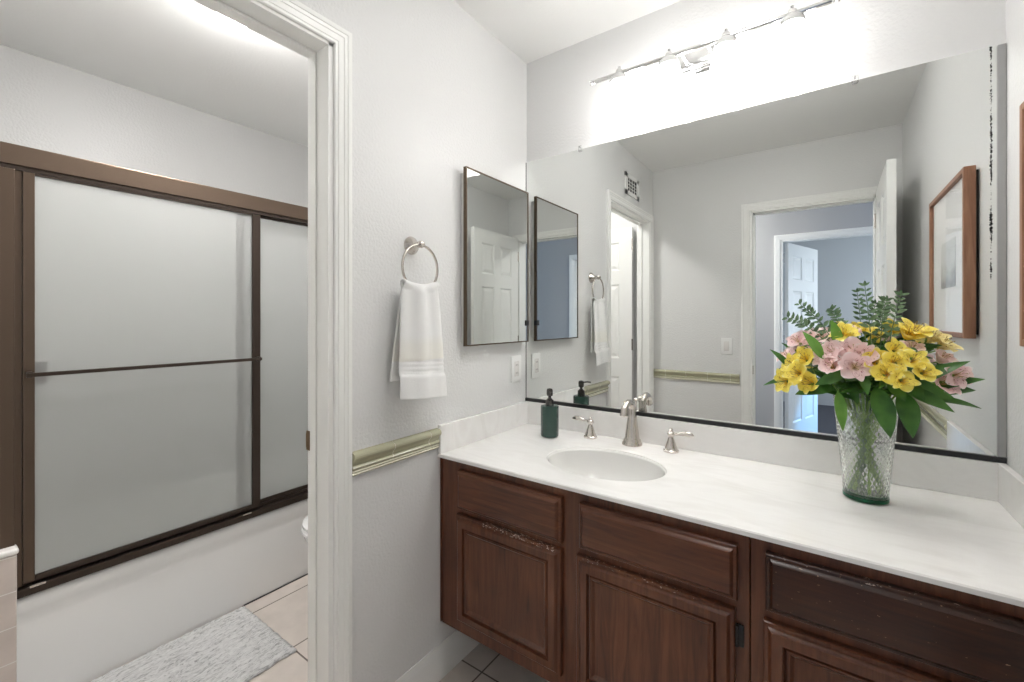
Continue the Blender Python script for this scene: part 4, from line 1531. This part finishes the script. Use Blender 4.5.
for si, (key, blooms, rad, label) in enumerate(FLOWERS):
    cen = sum((Vector(b) for b in blooms), Vector()) / len(blooms)
    back = (cen - HEART).normalized()
    node = cen - back * 0.062
    path = stem_path(node, si, len(FLOWERS))
    root = empty('alstroemeria', path[0], label, 'flower', 'alstroemeria stems in the vase')
    mb = MB()
    mb.tube(path, [0.0030 - 0.0008 * i / len(path) for i in range(len(path))], 7)
    for bi, b in enumerate(blooms):
        b = Vector(b)
        out = (b - HEART)
        out = Vector((out.x * 0.8, out.y * 1.0 - 0.07, out.z * 0.7 + 0.03)).normalized()
        out = (out + Vector((rnd.uniform(-0.25, 0.25), rnd.uniform(-0.25, 0.15), rnd.uniform(-0.2, 0.25)))).normalized()
        s = rad * rnd.uniform(0.95, 1.12)
        o_ = b - out * s * 0.75
        mb.tube(smooth_path([node, node.lerp(o_, 0.55) - out * 0.006, o_], 5), 0.0015, 6)
        mb.lathe([(0.0015, -0.004), (0.0035, 0.0), (0.0038, 0.004), (0.0025, 0.008)], o_ - out * 0.003, out, 8)
    mb.build('stem', M['stem'], root, 60)
    for bi, b in enumerate(blooms):
        b = Vector(b)
        rs_ = random.Random(si * 31 + bi)
        out = (b - HEART)
        out = Vector((out.x * 0.8, out.y * 1.0 - 0.07, out.z * 0.7 + 0.03)).normalized()
        out = (out + Vector((rs_.uniform(-0.25, 0.25), rs_.uniform(-0.25, 0.15), rs_.uniform(-0.2, 0.25)))).normalized()
        s = rad * rs_.uniform(0.97, 1.12) * 1.22
        o_ = b - out * s * 0.75
        q = out.to_track_quat('Z', 'Y').to_matrix().to_4x4()
        mtx = Matrix.Translation(o_ - Vector(root.location)) @ q @ Matrix.Rotation(rs_.uniform(0, 6.28), 4, 'Z') @ Matrix.Scale(s, 4)
        bo = bpy.data.objects.new('bloom', BL[key][(si + bi) % 3])
        COL.objects.link(bo)
        bo.parent = root
        bo.matrix_local = mtx
        so_ = bpy.data.objects.new('stamens', ST)
        COL.objects.link(so_)
        so_.parent = bo
    # small leaves just under the blooms
    mb = MB()
    for k in range(10):
        t = rnd.uniform(0.62, 0.98)
        p = path[int(t * (len(path) - 1))]
        a = rnd.uniform(0, 2 * PI)
        dr = Vector((math.cos(a), math.sin(a) * 0.8 - 0.2, rnd.uniform(-0.1, 0.7))).normalized()
        ln = rnd.uniform(0.048, 0.085)
        leaf_into(mb, p, p + dr * ln, rnd.uniform(0.012, 0.019), rnd.uniform(0.03, 0.15), (0.1 + rnd.uniform(-.3, .3), -0.7, 0.7))
    mb.build('foliage', M['leaf'], root, 80)
    stems.append((root, path))

LEAVES = [((0.961, -0.24, 1.071), (1.043, -0.24, 1.097), 0.016), ((0.976, -0.22, 1.172), (1.024, -0.22, 1.121), 0.018), ((1.055, -0.26, 1.225), (1.097, -0.27, 1.156), 0.026),
          ((1.038, -0.27, 1.057), (1.118, -0.25, 1.078), 0.036), ((1.14, -0.27, 0.974), (1.13, -0.26, 1.07), 0.026), ((1.228, -0.31, 0.979), (1.203, -0.28, 1.09), 0.046),
          ((1.268, -0.3, 0.983), (1.253, -0.26, 1.082), 0.044), ((1.253, -0.31, 1.066), (1.229, -0.28, 1.107), 0.030), ((1.288, -0.3, 1.073), (1.257, -0.27, 1.108), 0.028),
          ((1.336, -0.3, 1.051), (1.258, -0.26, 1.092), 0.030), ((1.371, -0.24, 1.162), (1.276, -0.22, 1.096), 0.030), ((1.399, -0.22, 1.121), (1.316, -0.22, 1.092), 0.024),
          ((1.389, -0.2, 1.092), (1.299, -0.22, 1.079), 0.032), ((1.403, -0.18, 1.048), (1.293, -0.2, 1.063), 0.018), ((1.118, -0.2, 1.255), (1.131, -0.2, 1.188), 0.026),
          ((1.332, -0.2, 1.195), (1.265, -0.2, 1.175), 0.020), ((1.046, -0.2, 1.177), (1.11, -0.2, 1.141), 0.020), ((1.25, -0.16, 1.19), (1.237, -0.2, 1.115), 0.026),
          ((1.082, -0.3, 1.089), (1.144, -0.28, 1.124), 0.028), ((1.186, -0.31, 1.075), (1.177, -0.28, 1.119), 0.022), ((1.171, -0.25, 1.04), (1.155, -0.24, 1.088), 0.020),
          ((1.345, -0.26, 1.075), (1.25, -0.25, 1.105), 0.034), ((1.15, -0.05, 1.13), (1.18, -0.13, 1.09), 0.03), ((1.25, -0.05, 1.12), (1.21, -0.13, 1.08), 0.03)]
for li, (tip, base, wd) in enumerate(LEAVES):
    base = Vector(base)
    best = min(((p - base).length, si, pi) for si, (r_, pth) in enumerate(stems) for pi, p in enumerate(pth) if p.z > ZT + 0.225)
    root, pth = stems[best[1]]
    p0 = pth[best[2]]
    mb = MB()
    mb.tube(smooth_path([p0, p0.lerp(base, 0.6) + Vector((0, 0, 0.004)), base], 4), 0.0013, 6)
    hang = tip[2] < base.z - 0.03
    leaf_into(mb, base, tip, wd, 0.10 if not hang else 0.07, (0.15, -0.9, 0.35 if hang else 0.75))
    mb.build('leaf', M['lightleaf'] if li in (2, 14, 4) else M['leaf'], root, 80)

EUC = [((1.189, -0.17, 1.345), (1.203, -0.18, 1.176), 'tallest eucalyptus sprig, standing above the middle of the bouquet'),
       ((1.262, -0.16, 1.318), (1.235, -0.18, 1.178), 'eucalyptus sprig right of the tallest, above the upper right yellow bloom'),
       ((1.045, -0.16, 1.300), (1.136, -0.18, 1.174), 'eucalyptus sprig at the upper left, in front of the mirrored hall door'),
       ((1.015, -0.14, 1.262), (1.125, -0.18, 1.173), 'lowest eucalyptus sprig bending out over the left pink blooms'),
       ((1.231, -0.13, 1.305), (1.220, -0.17, 1.176), 'eucalyptus sprig standing behind, between the two tall right ones'),
       ((1.120, -0.12, 1.285), (1.162, -0.17, 1.174), 'eucalyptus sprig behind the round yellow bloom at top left')]
for ei, (tip, base, label) in enumerate(EUC):
    tip, base = Vector(tip), Vector(base)
    p1 = stem_path(base, ei + 3, 6)
    pth = p1[:-1] + smooth_path([base, base.lerp(tip, 0.5) + Vector((0, 0, 0.012)), tip], 8)
    root = empty('eucalyptus_sprig', pth[0], label, 'foliage', 'eucalyptus sprigs in the vase')
    mb = MB()
    mb.tube(pth, [0.0022 - 0.0014 * i / len(pth) for i in range(len(pth))], 6)
    mb.build('stem', M['euc'], root, 60)
    mb = MB()
    top = smooth_path([base, base.lerp(tip, 0.5) + Vector((0, 0, 0.012)), tip], 5)
    for i in range(2, len(top)):
        d = (top[i] - top[i - 1]).normalized()
        sd_ = d.cross(Vector((0.2, -1, 0.1))).normalized()
        for s in (-1, 1):
            ln = 0.023 * (1.1 - 0.4 * i / len(top)) * rnd.uniform(0.8, 1.2)
            dr = (sd_ * s + d * rnd.uniform(0.4, 0.9) + Vector((0, rnd.uniform(-0.6, 0.6), 0))).normalized()
            leaf_into(mb, top[i] + dr * 0.002, top[i] + dr * ln, ln * 0.42, 0.05, (rnd.uniform(-.5, .5), -0.9, 0.4), 0.1)
    leaf_into(mb, tip, tip + Vector((0, 0, 0.015)), 0.007, 0.03, (0.1, -1, 0.1))
    mb.build('foliage', M['euc'], root, 80)
